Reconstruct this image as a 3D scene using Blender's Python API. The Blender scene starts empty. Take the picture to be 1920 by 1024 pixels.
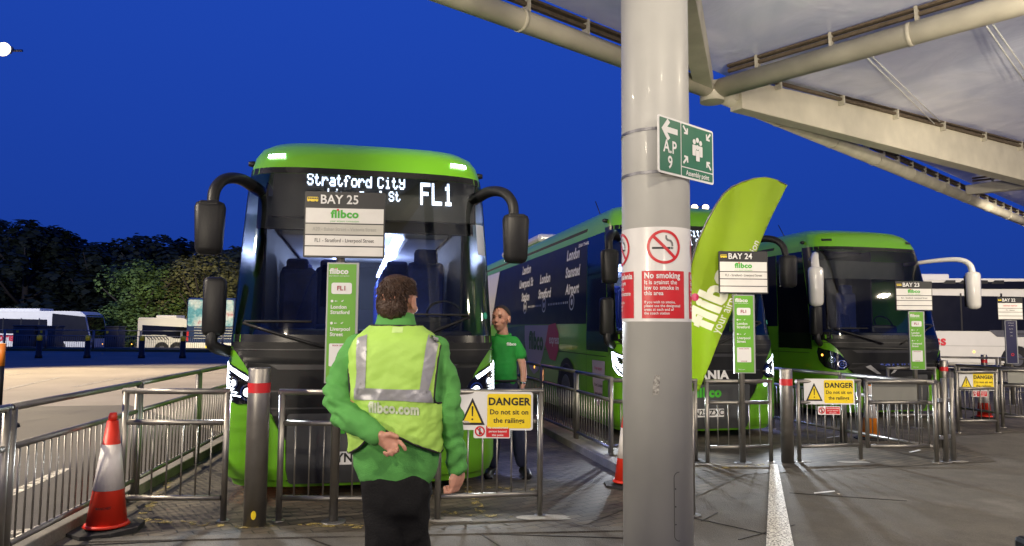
import bpy, bmesh, math, random
from mathutils import Vector, Matrix, noise, Euler
from mathutils.bvhtree import BVHTree
R = math.radians
rnd = random.Random(7)
S = bpy.context.scene
C = S.collection
# ------------------------------------------------------------------ camera
F = 1330.0; CAMH = 1.6; PITCH = math.atan(103/F); ROLL = R(0.45)
cam = bpy.data.cameras.new('camera'); cam.sensor_width = 36; cam.lens = F/1920*36
cam.clip_start = .05; cam.clip_end = 3000
camo = bpy.data.objects.new('camera', cam); C.objects.link(camo)
MC = Matrix.Translation((0, 0, CAMH)) @ Matrix.Rotation(math.pi/2+PITCH, 4, 'X') @ Matrix.Rotation(ROLL, 4, 'Z')
camo.matrix_world = MC; S.camera = camo
def ray(px, py): return (MC.to_3x3() @ Vector((px-960, 512-py, -F))).normalized()
def PY(px, py, Y):
    d = ray(px, py); return Vector((0, 0, CAMH)) + d*(Y/d.y)
def PZ(px, py, z=0):
    d = ray(px, py); return Vector((0, 0, CAMH)) + d*((z-CAMH)/d.z)
# ------------------------------------------------------------------ materials
MATS = {}
def mat(name, col, rough=.5, metal=0, var=.06, scale=6, bump=0, bscale=60, emit=0, ecol=None, coat=0, spec=None, trans=0, sub=0, rvar=.05):
    if name in MATS: return MATS[name]
    m = bpy.data.materials.new(name); m.use_nodes = True; nt = m.node_tree; b = nt.nodes['Principled BSDF']
    b.inputs['Roughness'].default_value = rough; b.inputs['Metallic'].default_value = metal
    if coat: b.inputs['Coat Weight'].default_value = coat; b.inputs['Coat Roughness'].default_value = .06
    if spec is not None: b.inputs['Specular IOR Level'].default_value = spec
    if sub:
        b.inputs['Subsurface Weight'].default_value = sub; b.inputs['Subsurface Radius'].default_value = (.01, .004, .002)
    tc = nt.nodes.new('ShaderNodeTexCoord')
    n = nt.nodes.new('ShaderNodeTexNoise'); n.inputs['Scale'].default_value = scale; n.inputs['Detail'].default_value = 6
    nt.links.new(tc.outputs['Object'], n.inputs['Vector'])
    mx = nt.nodes.new('ShaderNodeMix'); mx.data_type = 'RGBA'
    nt.links.new(n.outputs['Fac'], mx.inputs[0])
    mx.inputs[6].default_value = (*[max(0, c*(1-var*2)) for c in col], 1)
    mx.inputs[7].default_value = (*[min(1, c*(1+var*2)) for c in col], 1)
    nt.links.new(mx.outputs[2], b.inputs['Base Color'])
    mr = nt.nodes.new('ShaderNodeMapRange'); mr.inputs['To Min'].default_value = max(0, rough-rvar); mr.inputs['To Max'].default_value = min(1, rough+rvar)
    nt.links.new(n.outputs['Fac'], mr.inputs['Value']); nt.links.new(mr.outputs[0], b.inputs['Roughness'])
    if bump:
        n2 = nt.nodes.new('ShaderNodeTexNoise'); n2.inputs['Scale'].default_value = bscale; n2.inputs['Detail'].default_value = 5
        nt.links.new(tc.outputs['Object'], n2.inputs['Vector'])
        bp = nt.nodes.new('ShaderNodeBump'); bp.inputs['Strength'].default_value = bump; bp.inputs['Distance'].default_value = .02
        nt.links.new(n2.outputs['Fac'], bp.inputs['Height']); nt.links.new(bp.outputs[0], b.inputs['Normal'])
    if emit:
        b.inputs['Emission Color'].default_value = (*(ecol or col), 1); b.inputs['Emission Strength'].default_value = emit
    MATS[name] = m; return m
def ramp_mat(name, stops, scale, rough=.85, bump=.3, bscale=150, detail=8, coord='Object', spec=.5):
    m = bpy.data.materials.new(name); m.use_nodes = True; nt = m.node_tree; b = nt.nodes['Principled BSDF']
    tc = nt.nodes.new('ShaderNodeTexCoord'); n = nt.nodes.new('ShaderNodeTexNoise'); n.inputs['Scale'].default_value = scale; n.inputs['Detail'].default_value = detail; n.inputs['Roughness'].default_value = .65
    nt.links.new(tc.outputs[coord], n.inputs['Vector'])
    r = nt.nodes.new('ShaderNodeValToRGB'); e = r.color_ramp.elements
    while len(e) > 1: e.remove(e[-1])
    e[0].position, e[0].color = stops[0][0], (*stops[0][1], 1)
    for p, c in stops[1:]:
        q = e.new(p); q.color = (*c, 1)
    nt.links.new(n.outputs['Fac'], r.inputs[0])
    n2 = nt.nodes.new('ShaderNodeTexNoise'); n2.inputs['Scale'].default_value = bscale; n2.inputs['Detail'].default_value = 4
    nt.links.new(tc.outputs[coord], n2.inputs['Vector'])
    mx = nt.nodes.new('ShaderNodeMix'); mx.data_type = 'RGBA'; mx.blend_type = 'OVERLAY'; mx.inputs[0].default_value = .45
    nt.links.new(r.outputs[0], mx.inputs[6]); nt.links.new(n2.outputs['Fac'], mx.inputs[7])
    nt.links.new(mx.outputs[2], b.inputs['Base Color'])
    bp = nt.nodes.new('ShaderNodeBump'); bp.inputs['Strength'].default_value = bump; bp.inputs['Distance'].default_value = .01
    nt.links.new(n2.outputs['Fac'], bp.inputs['Height']); nt.links.new(bp.outputs[0], b.inputs['Normal'])
    mr = nt.nodes.new('ShaderNodeMapRange'); mr.inputs['To Min'].default_value = rough-.15; mr.inputs['To Max'].default_value = min(1, rough+.12)
    nt.links.new(n.outputs['Fac'], mr.inputs['Value']); nt.links.new(mr.outputs[0], b.inputs['Roughness'])
    b.inputs['Specular IOR Level'].default_value = spec
    MATS[name] = m; return m
def glass_mat(name, tint, fres=1.5, base=.05):
    m = bpy.data.materials.new(name); m.use_nodes = True; nt = m.node_tree; nt.nodes.clear()
    o = nt.nodes.new('ShaderNodeOutputMaterial'); t = nt.nodes.new('ShaderNodeBsdfTransparent'); t.inputs[0].default_value = (*tint, 1)
    g = nt.nodes.new('ShaderNodeBsdfGlossy'); g.inputs['Roughness'].default_value = .03
    f = nt.nodes.new('ShaderNodeFresnel'); f.inputs[0].default_value = fres
    a = nt.nodes.new('ShaderNodeMath'); a.operation = 'ADD'; a.inputs[1].default_value = base
    nt.links.new(f.outputs[0], a.inputs[0])
    x = nt.nodes.new('ShaderNodeMixShader'); nt.links.new(a.outputs[0], x.inputs[0]); nt.links.new(t.outputs[0], x.inputs[1]); nt.links.new(g.outputs[0], x.inputs[2]); nt.links.new(x.outputs[0], o.inputs[0])
    MATS[name] = m; return m
steel = mat('brushed_steel', (.29, .275, .25), .42, .9, .1, 9, .08, 200, rvar=.12)
steel_d = mat('dull_steel', (.2, .2, .21), .45, .8, .12, 9, .08, 200)
green = mat('coach_green', (.11, .325, .012), .3, 0, .06, 2, .02, 3, coat=.35)
navy = mat('navy_vinyl', (.005, .006, .014), .32, 0, .1, 3, spec=.22)
blackgl = mat('black_glass', (.006, .006, .007), .08, 0, .1, 3, coat=.6)
blackpl = mat('black_plastic', (.01, .01, .011), .45, 0, .15, 12, .1, 90, spec=.3)
greypl = mat('dark_grey_plastic', (.008, .0085, .009), .45, 0, .2, 8, .06, 60, spec=.18)
greyplate = mat('grey_plate', (.05, .052, .056), .5, 0, .08, 8)
white = mat('white_paint', (.72, .72, .72), .35, 0, .04, 5)
white_g = mat('white_gloss', (.68, .67, .64), .2, 0, .03, 3, coat=.6)
rubber = mat('rubber', (.015, .015, .016), .8, 0, .2, 20, .3, 80)
red = mat('red_sign', (.55, .02, .025), .4, 0, .05)
magenta = mat('magenta', (.45, .015, .09), .35, 0, .05)
yellow = mat('yellow_sign', (.83, .62, .02), .42, 0, .06, 9)
ink = mat('black_ink', (.015, .015, .016), .45, 0, .1)
inkgrey = mat('grey_ink', (.35, .35, .33), .5, 0, .1)
grn_sign = mat('green_panel', (.12, .36, .02), .4, 0, .05, 6)
grn_ink = mat('green_ink', (.05, .4, .02), .4)
safety = mat('safety_green', (.005, .13, .065), .35, 0, .05)
cream = mat('cream_paint', (.62, .58, .47), .5, 0, .12, 2.5, .1, 14)
greybeam = mat('dull_cream_paint', (.5, .47, .39), .55, 0, .2, 2.2, .15, 14)  # the cream paint in a darker, more mottled tone
colpaint = mat('column_paint', (.43, .43, .41), .42, 0, .13, 1.7, .04, 12, coat=.04, rvar=.1)
skin = mat('skin', (.46, .23, .16), .5, 0, .1, 30, .05, 200, sub=.1)
led = mat('led_white', (.9, .95, 1), .5, emit=12, ecol=(.75, .87, 1))
ledtext = mat('led_text', (.9, .95, 1), .5, emit=3.2, ecol=(.72, .8, 1))
warm = mat('warm_lamp', (1, .9, .6), .5, emit=5, ecol=(1, .84, .5))
amber = mat('amber_lamp', (1, .4, .05), .4, emit=4, ecol=(1, .42, .06))
chrome = mat('chrome', (.8, .8, .8), .12, 1, .02)
# ------------------------------------------------------------------ mesh helpers
def link(name, bm, m, parent=None, world=True, smooth=False):
    me = bpy.data.meshes.new(name)
    if parent is not None and world: bm.transform(INV[parent.name])
    bm.normal_update(); bm.to_mesh(me); bm.free()
    for x in (m if isinstance(m, (list, tuple)) else [m]): me.materials.append(x)
    if smooth:
        for p in me.polygons: p.use_smooth = True
    o = bpy.data.objects.new(name, me); C.objects.link(o)
    if parent is not None: o.parent = parent; INV[o.name] = INV[parent.name]
    return o
INV = {}
def thing(name, label, cat, loc=(0, 0, 0), rz=0, group=None):
    o = bpy.data.objects.new(name, None); C.objects.link(o); o.empty_display_size = .2
    o.location = loc; o.rotation_euler = (0, 0, rz); o['label'] = label; o['category'] = cat
    if group: o['group'] = group
    INV[o.name] = (Matrix.Translation(Vector(loc)) @ Matrix.Rotation(rz, 4, 'Z')).inverted()
    return o
def sub(o):          # let a part be a parent in the frame of its own mesh (no offset)
    return o
def copy_tree(o, parent=None, first=None):
    c = o.copy(); C.objects.link(c)
    if parent: c.parent = parent
    for ch in list(first if first is not None else o.children): copy_tree(ch, c)
    return c
def box(bm, c, s, rot=None, bevel=0):
    r = bmesh.ops.create_cube(bm, size=1); M = Matrix.Translation(Vector(c)) @ (rot.to_4x4() if rot else Matrix.Identity(4)) @ Matrix.Diagonal((*s, 1))
    bmesh.ops.transform(bm, matrix=M, verts=r['verts'])
    if bevel:
        es = list({e for v in r['verts'] for e in v.link_edges}); bmesh.ops.bevel(bm, geom=es, offset=bevel, segments=2, profile=.5, affect='EDGES')
    return bm
def B(*a, **k): return box(bmesh.new(), *a, **k)
def frame(t):
    t = t.normalized(); u = Vector((0, 0, 1)) if abs(t.z) < .9 else Vector((0, 1, 0)); x = u.cross(t).normalized(); y = t.cross(x); return x, y
def tube(bm, pts, r, n=14, cap=True, flat=1.0):
    pts = [Vector(p) for p in pts]; rs = r if isinstance(r, (list, tuple)) else [r]*len(pts); rings = []
    px = None
    for i, p in enumerate(pts):
        t = (pts[min(i+1, len(pts)-1)]-pts[max(i-1, 0)]).normalized()
        x, y = frame(t)
        if px is not None and abs(px.dot(t)) < .95:
            x = (px - t*px.dot(t)).normalized(); y = t.cross(x)
        px = x
        rings.append([bm.verts.new(p + (x*math.cos(a)+y*math.sin(a)*flat)*rs[i]) for a in [2*math.pi*k/n for k in range(n)]])
    for a, b in zip(rings, rings[1:]):
        for k in range(n): bm.faces.new((a[k], a[(k+1) % n], b[(k+1) % n], b[k]))
    if cap: bm.faces.new(rings[0][::-1]); bm.faces.new(rings[-1])
    for f in bm.faces: f.smooth = len(f.verts) == 4
    return bm
def T(*a, **k): return tube(bmesh.new(), *a, **k)
def arc(pts, n=6):
    pts = [Vector(p) for p in pts]; out = []
    P = [pts[0]]+pts+[pts[-1]]
    for i in range(1, len(P)-2):
        for k in range(n):
            t = k/n; a, b, c, d = P[i-1:i+3]
            out.append(.5*((2*b)+(c-a)*t+(2*a-5*b+4*c-d)*t*t+(3*b-a-3*c+d)*t**3))
    return out+[pts[-1]]
def patch(poly, fn, step=.06, grid=True):
    bm = bmesh.new(); vs = [bm.verts.new((a, b, 0)) for a, b in poly]; f = bm.faces.new(vs)
    if f.normal.z < 0 or (f.normal_update() or f.normal.z < 0): f.normal_flip()
    bmesh.ops.triangulate(bm, faces=[f])
    return warp(bm, fn, step, grid)
def warp(bm, fn, step=.06, grid=True):
    if grid and bm.verts:
        for ax in (0, 1):
            lo = min(v.co[ax] for v in bm.verts); hi = max(v.co[ax] for v in bm.verts); k = math.ceil(lo/step+1e-6)
            while k*step < hi-1e-6:
                co = [0, 0, 0]; co[ax] = k*step; no = [0, 0, 0]; no[ax] = 1
                bmesh.ops.bisect_plane(bm, geom=bm.verts[:]+bm.edges[:]+bm.faces[:], plane_co=co, plane_no=no); k += 1
    for v in bm.verts: v.co = fn(v.co.x, v.co.y)
    return bm
def text(s, size, at=(0, 0), align='CENTER', bold=0, sx=1.0, shear=0, rot=0):
    c = bpy.data.curves.new('t', 'FONT'); c.body = s; c.size = 1; c.align_x = align; c.align_y = 'CENTER' if '\n' not in s else 'TOP'; c.offset = bold; c.resolution_u = 3; c.shear = shear; c.space_character = 1+bold*1.6
    o = bpy.data.objects.new('t', c); C.objects.link(o); bpy.context.view_layer.update()
    me = bpy.data.meshes.new_from_object(o.evaluated_get(bpy.context.evaluated_depsgraph_get()))
    bpy.data.objects.remove(o); bpy.data.curves.remove(c)
    bm = bmesh.new(); bm.from_mesh(me); bpy.data.meshes.remove(me)
    bm.transform(Matrix.Translation((at[0], at[1], 0)) @ Matrix.Rotation(rot, 4, 'Z') @ Matrix.Diagonal((size*sx, size, 1, 1)))
    for v in bm.verts: v.co.z = 0
    bmesh.ops.remove_doubles(bm, verts=bm.verts, dist=1e-6)
    return bm
LEDF = {'S': '01110 10001 10000 01110 00001 10001 01110', 't': '01000 01000 11100 01000 01000 01001 00110', 'r': '00000 00000 10110 11001 10000 10000 10000', 'a': '00000 00000 01110 00001 01111 10001 01111',
 'f': '00110 01001 01000 11100 01000 01000 01000', 'o': '00000 00000 01110 10001 10001 10001 01110', 'd': '00001 00001 01101 10011 10001 10001 01111', 'C': '01110 10001 10000 10000 10000 10001 01110', 'i': '00100 00000 01100 00100 00100 00100 01110',
 'y': '00000 10001 10001 01111 00001 10001 01110', 'L': '10000 10000 10000 10000 10000 10000 11111', 'v': '00000 00000 10001 10001 10001 01010 00100', 'e': '00000 00000 01110 10001 11111 10000 01110', 'p': '00000 11110 10001 10001 11110 10000 10000',
 'l': '01100 00100 00100 00100 00100 00100 01110', 'F': '11111 10000 10000 11110 10000 10000 10000', '1': '00100 01100 00100 00100 00100 00100 01110', ' ': '00000 '*7}
def ledtext_bm(s_, x0, z0, pitch, pz=None, k=.86):
    pz = pz or pitch; out = bmesh.new(); x = x0
    for ch in s_:
        rows = LEDF[ch].split()
        for j, r_ in enumerate(rows):
            for i, b_ in enumerate(r_):
                if b_ == '1': cx, cz = x+i*pitch, z0+(6-j)*pz; out.faces.new([out.verts.new((cx+a*pitch*k/2, cz+b2*pz*k/2, 0)) for a, b2 in ((-1, -1), (1, -1), (1, 1), (-1, 1))])
        x += pitch*(4 if ch in ' ' else 6)
    return out
def merge(*bms):
    out = bmesh.new()
    for b in bms:
        me = bpy.data.meshes.new('x'); b.to_mesh(me); b.free(); out.from_mesh(me); bpy.data.meshes.remove(me)
    return out
def each(f, n, bms, m):
    for b_ in bms: f(n, b_, m)
def circ(cx, cy, r, n=32, a0=0, ry=None): return [(cx+r*math.cos(a0+2*math.pi*i/n), cy+(ry or r)*math.sin(a0+2*math.pi*i/n)) for i in range(n)]
def ring2(cx, cy, r0, r1, n=36):
    bm = bmesh.new(); a = [bm.verts.new((x, y, 0)) for x, y in circ(cx, cy, r0, n)]; b = [bm.verts.new((x, y, 0)) for x, y in circ(cx, cy, r1, n)]
    for i in range(n): bm.faces.new((a[i], b[i], b[(i+1) % n], a[(i+1) % n]))
    return bm
def flat(poly):
    bm = bmesh.new(); f = bm.faces.new([bm.verts.new((a, b, 0)) for a, b in poly]); f.normal_update()
    if f.normal.z < 0: f.normal_flip()
    bmesh.ops.triangulate(bm, faces=[f]); return bm
def rect(x0, y0, x1, y1): return [(x0, y0), (x1, y0), (x1, y1), (x0, y1)]
def rrect(x0, y0, x1, y1, r, n=5):
    out = []
    for cx, cy, a in ((x1-r, y1-r, 0), (x0+r, y1-r, 90), (x0+r, y0+r, 180), (x1-r, y0+r, 270)):
        out += [(cx+r*math.cos(R(a+90*k/n)), cy+r*math.sin(R(a+90*k/n))) for k in range(n+1)]
    return out
def slab(poly, fn, thick):          # solid board: poly in (a,b), fn(a,b,depth)
    bm = bmesh.new(); n = len(poly)
    A = [bm.verts.new(fn(a, b, 0)) for a, b in poly]; Bk = [bm.verts.new(fn(a, b, thick)) for a, b in poly]
    bm.faces.new(A); bm.faces.new(Bk[::-1])
    for i in range(n): bm.faces.new((A[i], Bk[i], Bk[(i+1) % n], A[(i+1) % n]))
    bmesh.ops.recalc_face_normals(bm, faces=bm.faces); return bm
def plane_fn(o, ux, off=0.0):        # vertical sign plane: origin, unit x dir; returns fn(a,b[,depth]) facing -normal
    ux = Vector(ux).normalized(); nrm = Vector((ux.y, -ux.x, 0)); o = Vector(o)
    def fn(a, b, d=0): return o+ux*a+Vector((0, 0, b))+nrm*(off-d)
    return fn
FLIBCO = 'flibco'
def ellip(bm, c, rad, rot=None, seg=28):
    r = bmesh.ops.create_uvsphere(bm, u_segments=seg, v_segments=seg//2, radius=1)
    M = Matrix.Translation(Vector(c)) @ (rot.to_4x4() if rot else Matrix.Identity(4)) @ Matrix.Diagonal((*rad, 1)); bmesh.ops.transform(bm, matrix=M, verts=r['verts'])
# ------------------------------------------------------------------ world + lamps
w = bpy.data.worlds.new('World'); S.world = w; w.use_nodes = True; nt = w.node_tree; bg = nt.nodes['Background']
sky = nt.nodes.new('ShaderNodeTexSky'); sky.sky_type = 'NISHITA'; sky.sun_disc = False; sky.sun_elevation = R(4); sky.sun_rotation = R(200); sky.ozone_density = 4; sky.dust_density = .2
tcw = nt.nodes.new('ShaderNodeTexCoord'); sx = nt.nodes.new('ShaderNodeSeparateXYZ'); nt.links.new(tcw.outputs['Generated'], sx.inputs[0])
rw = nt.nodes.new('ShaderNodeValToRGB'); ew = rw.color_ramp.elements; ew[0].position = 0; ew[0].color = (.0088, .036, .265, 1); ew[1].position = .5; ew[1].color = (.0135, .064, .455, 1)
nt.links.new(sx.outputs[2], rw.inputs[0])
mul = nt.nodes.new('ShaderNodeMix'); mul.data_type = 'RGBA'; mul.inputs[0].default_value = .96
tint = nt.nodes.new('ShaderNodeMix'); tint.data_type = 'RGBA'; tint.blend_type = 'MULTIPLY'; tint.inputs[0].default_value = 1; tint.inputs[7].default_value = (.02, .08, .35, 1)
nt.links.new(sky.outputs[0], tint.inputs[6]); nt.links.new(tint.outputs[2], mul.inputs[6]); nt.links.new(rw.outputs[0], mul.inputs[7]); nt.links.new(mul.outputs[2], bg.inputs[0]); bg.inputs[1].default_value = 1.0
def lamp(name, kind, loc, power, col=(1, 1, 1), target=None, size=.3, spot=60, blend=.4):
    d = bpy.data.lights.new(name, kind); d.energy = power; d.color = col
    if kind == 'AREA': d.size = size
    else: d.shadow_soft_size = size
    if kind == 'SPOT': d.spot_size = R(spot); d.spot_blend = blend
    o = bpy.data.objects.new(name, d); C.objects.link(o); o.location = loc
    if target is not None: o.rotation_euler = (Vector(target)-Vector(loc)).to_track_quat('-Z', 'Y').to_euler()
    return o
WARM = (1, .86, .66)
for i, (x, y, pw) in enumerate(((-3.5, -3.2, 310), (2.2, -2.4, 315), (7.5, 3.0, 400), (13.5, 9.5, 520), (-8, 4.2, 1150))):  # last entry is an unseen warm fill added over the left road
    lamp('canopy_or_fill_light', 'AREA', (x, y, 5.3), pw, WARM, (x-.3, y+1.8, 0), .35)
mast = PY(3, 90, 26)
lamp('yard_flood_or_fill', 'SPOT', mast+Vector((.0, 0, -.1)), 30000, (1, .8, .5), (-11, 21.5, 0), .3, 72, .5)
lamp('yard_flood_or_fill', 'SPOT', mast+Vector((.0, .3, -.1)), 85000, (1, .84, .5), (-20, 66, 3), .3, 46, .6)
for (x, y, tx, ty, pw) in ((-4, -1.5, .5, 9, 420), (2.8, -3.0, 8, 10, 850), (9, 1.0, 14, 15, 1000), (4.6, 4.6, 6.5, 9.0, 330), (9.0, 7.0, 13, 14, 420)):
    lamp('added_canopy_uplight', 'SPOT', (x, y, 2.6), pw*2.3, (1, .87, .67), (tx, ty, 6.6), .25, 88, .5)  # unseen spots added to brighten the canopy from below
lamp('yard_flood_or_fill', 'SPOT', (16, 16, 5.0), 6000, WARM, (20, 28, 1.5), .3, 90, .5)  # unseen fill added to brighten the white coach at right
lamp('lane_fill_spot', 'SPOT', (-.6, 3.6, 4.9), 1000, WARM, (1.5, 13.5, 1.6), .25, 55, .7)  # unseen spot added to warm the blue side of the second coach
lamp('yard_flood_or_fill', 'SPOT', (-44, 44, 9), 15000, (.95, .95, 1), (-46, 60, 0), .3, 100, .5)  # unseen fill added for the far coaches at left
# ------------------------------------------------------------------ ground
asph = ramp_mat('asphalt', [(.3, (.055, .05, .043)), (.45, (.115, .106, .092)), (.55, (.095, .088, .077)), (.72, (.165, .152, .134))], .7, .82, .7, 75, spec=.3)
def structure(name, bm, m, **k):
    o = link(name, bm, m, **k); o['kind'] = 'structure'; return o
bm = bmesh.new(); ys = [-30, 0, 20, 42, 46, 50, 70, 150, 400, 1500]; xs = [-1200, -300, -60, 0, 60, 300, 1200]
zz = lambda y: 0 if y <= 46 else -.8*min(1, (y-46)/4)
V = [[bm.verts.new((x, y, zz(y))) for x in xs] for y in ys]
for i in range(len(ys)-1):
    for j in range(len(xs)-1): bm.faces.new((V[i][j], V[i][j+1], V[i+1][j+1], V[i+1][j]))
structure('ground', bm, asph)
def gpoly(name, pts, m, z, px=True):
    P = [PZ(*p) if px else Vector((*p, 0)) for p in pts]; bm = bmesh.new(); f = bm.faces.new([bm.verts.new((p.x, p.y, z)) for p in P]); f.normal_update()
    if f.normal.z < 0: f.normal_flip()
    return structure(name, bm, m)
# concrete yard (left) and block paving in the bays
yardm = ramp_mat('yard_concrete', [(.3, (.24, .21, .16)), (.55, (.34, .3, .23)), (.8, (.42, .37, .29))], .35, .85, .2, 90)
gpoly('yard', [(-40, 2), (-3.55, 4), (-3.9, 7.2), (-4.5, 12), (-6.2, 22), (-11, 42.5), (-75, 42.5), (-75, 2)], yardm, .004, False)
roadm = ramp_mat('shaded_lane_asphalt', [(.3, (.032, .029, .025)), (.55, (.065, .06, .052)), (.8, (.1, .092, .08))], .6, .8, .5, 60)  # asphalt whose dark tone also stands in for shade beside the lit yard
gpoly('road', [(-40, 1.0), (-3.4, 2.6), (-3.75, 7), (-4.1, 10.5), (-7.6, 14.3), (-13, 13.2), (-40, 10)], roadm, .008, False)
gpoly('road', [(-75, 27.5), (-6.9, 26.5), (-10.8, 42.3), (-75, 42.3)], ramp_mat('far_asphalt', [(.3, (.12, .11, .09)), (.7, (.22, .2, .165))], .5, .85, .3, 60), .0085, False)
# block paving material
pm = bpy.data.materials.new('block_paving'); pm.use_nodes = True; nt = pm.node_tree; b = nt.nodes['Principled BSDF']
tc = nt.nodes.new('ShaderNodeTexCoord'); mp = nt.nodes.new('ShaderNodeMapping'); mp.inputs['Rotation'].default_value = (0, 0, R(-32)); nt.links.new(tc.outputs['Object'], mp.inputs[0])
bt = nt.nodes.new('ShaderNodeTexBrick'); bt.inputs['Scale'].default_value = 1; bt.inputs['Brick Width'].default_value = .2; bt.inputs['Row Height'].default_value = .1; bt.inputs['Mortar Size'].default_value = .006
bt.inputs['Color1'].default_value = (.06, .052, .042, 1); bt.inputs['Color2'].default_value = (.1, .087, .068, 1); bt.inputs['Mortar'].default_value = (.018, .017, .013, 1)
nt.links.new(mp.outputs[0], bt.inputs['Vector'])
n = nt.nodes.new('ShaderNodeTexNoise'); n.inputs['Scale'].default_value = 2.2; n.inputs['Detail'].default_value = 8; nt.links.new(tc.outputs['Object'], n.inputs['Vector'])
rr = nt.nodes.new('ShaderNodeValToRGB'); rr.color_ramp.elements[0].position = .3; rr.color_ramp.elements[0].color = (.45, .42, .4, 1); rr.color_ramp.elements[1].position = .7; rr.color_ramp.elements[1].color = (1.3, 1.25, 1.15, 1)
nt.links.new(n.outputs['Fac'], rr.inputs[0])
mx = nt.nodes.new('ShaderNodeMix'); mx.data_type = 'RGBA'; mx.blend_type = 'MULTIPLY'; mx.inputs[0].default_value = 1; nt.links.new(bt.outputs[0], mx.inputs[6]); nt.links.new(rr.outputs[0], mx.inputs[7]); nt.links.new(mx.outputs[2], b.inputs['Base Color'])
bp = nt.nodes.new('ShaderNodeBump'); bp.inputs['Strength'].default_value = .5; bp.inputs['Distance'].default_value = .01; bp.invert = True; nt.links.new(bt.outputs['Fac'], bp.inputs['Height']); nt.links.new(bp.outputs[0], b.inputs['Normal']); b.inputs['Roughness'].default_value = .68
gpoly('paving', [(-3.25, 5.45), (.95, 5.85), (2.6, 8.0), (6.0, 8.9), (6.6, 11), (12, 12.6), (14, 30), (-5, 30), (-4.05, 12), (-3.75, 8.5)], pm, .006, False)
kerbm = ramp_mat('kerb_concrete', [(.3, (.13, .12, .1)), (.7, (.26, .24, .2))], 3, .85, .3, 80)
def strip(name, a, b_, wd, z0, z1, m):
    a = Vector((*a, 0)); b_ = Vector((*b_, 0)); t = (b_-a).normalized(); nn = Vector((-t.y, t.x, 0))*wd/2
    bm = bmesh.new(); L = (b_-a).length; box(bm, (a+b_)/2+Vector((0, 0, (z0+z1)/2)), (L, wd, z1-z0), Matrix.Rotation(math.atan2(t.y, t.x), 3, 'Z'), bevel=.012 if z1-z0 > .04 else 0)
    return structure(name, bm, m)
strip('kerb', (-3.28, 4.0), (-4.02, 11.3), .15, -.02, .1, kerbm)
strip('kerb', (1.42, 8.05), (.1, 13.8), .5, -.02, .1, kerbm)
strip('kerb', (-3.1, 5.40), (.9, 5.80), .1, -.02, .013, asph)
# worn painted lines
def worn(name, col, thr=.5, sc=14):
    m = bpy.data.materials.new(name); m.use_nodes = True; nt = m.node_tree; b = nt.nodes['Principled BSDF']; b.inputs['Base Color'].default_value = (*col, 1); b.inputs['Roughness'].default_value = .6
    tc = nt.nodes.new('ShaderNodeTexCoord'); n = nt.nodes.new('ShaderNodeTexNoise'); n.inputs['Scale'].default_value = sc; n.inputs['Detail'].default_value = 9; n.inputs['Roughness'].default_value = .75
    r = nt.nodes.new('ShaderNodeMapRange'); r.inputs['From Min'].default_value = thr-.04; r.inputs['From Max'].default_value = thr+.04
    nt.links.new(tc.outputs['Object'], n.inputs[0]); nt.links.new(n.outputs['Fac'], r.inputs[0]); nt.links.new(r.outputs[0], b.inputs['Alpha']); MATS[name] = m; return m
wl = worn('worn_white', (.75, .73, .66), .47, 60); wl2 = worn('faded_white', (.5, .47, .4), .5, 18); yl = worn('worn_yellow', (.36, .28, .09), .56, 11)
gpoly('road_line', [(1435, 1060), (1495, 1060), (1458, 873), (1444, 873)], wl, .014)
def line(px, wd, m, z=.014, name='road_line'):
    a, b_ = PZ(*px[0]), PZ(*px[1]); return strip(name, (a.x, a.y), (b_.x, b_.y), wd, z-.003, z, m)
for p in (((0, 937), (125, 880)), ((2, 733), (112, 708)), ((140, 726), (222, 710)), ((-60, 712), (60, 700)), ((230, 716), (330, 700)), ((300, 704), (420, 700)), ((0, 1003), (60, 997))): line(p, .12, wl2, .012)
line(((1110*.427+1100, 928), (1470+100, 929)), .03, wl2)
for p in (((240, 975), (420, 988)), ((440, 992), (520, 985)), ((560, 985), (680, 990)), ((830, 962), (960, 972)), ((1340, 880), (1440, 872)), ((270, 965), (330, 890)), ((340, 880), (372, 855)), ((860, 890), (905, 965)), ((1090, 830), (1150, 868))): line(p, .09, yl, .012)
for p in ((560, 930, 660, 925), (700, 936, 810, 930), (905, 915, 1010, 920)): line(((p[0], p[1]), (p[2], p[3])), .08, yl, .012)
# cement footings and a few scraps
foot = ramp_mat('cement_patch', [(.3, (.16, .15, .13)), (.7, (.3, .28, .25))], 8, .9, .3, 90)
for (x, y, r) in ((840, 976, .15), (1018, 972, .17), (1600, 868, .13), (1325, 872, .12), (1390, 876, .13), (1500, 866, .12), (1780, 866, .15)):
    c = PZ(x, y); pts = [(c.x+r*(.8+.4*rnd.random())*math.cos(a)*1.4, c.y+r*(.7+.4*rnd.random())*math.sin(a)*.6) for a in [k*math.pi/6 for k in range(12)]]
    gpoly('paving_patch', pts, foot, .01+.0006*rnd.random(), False)
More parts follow.
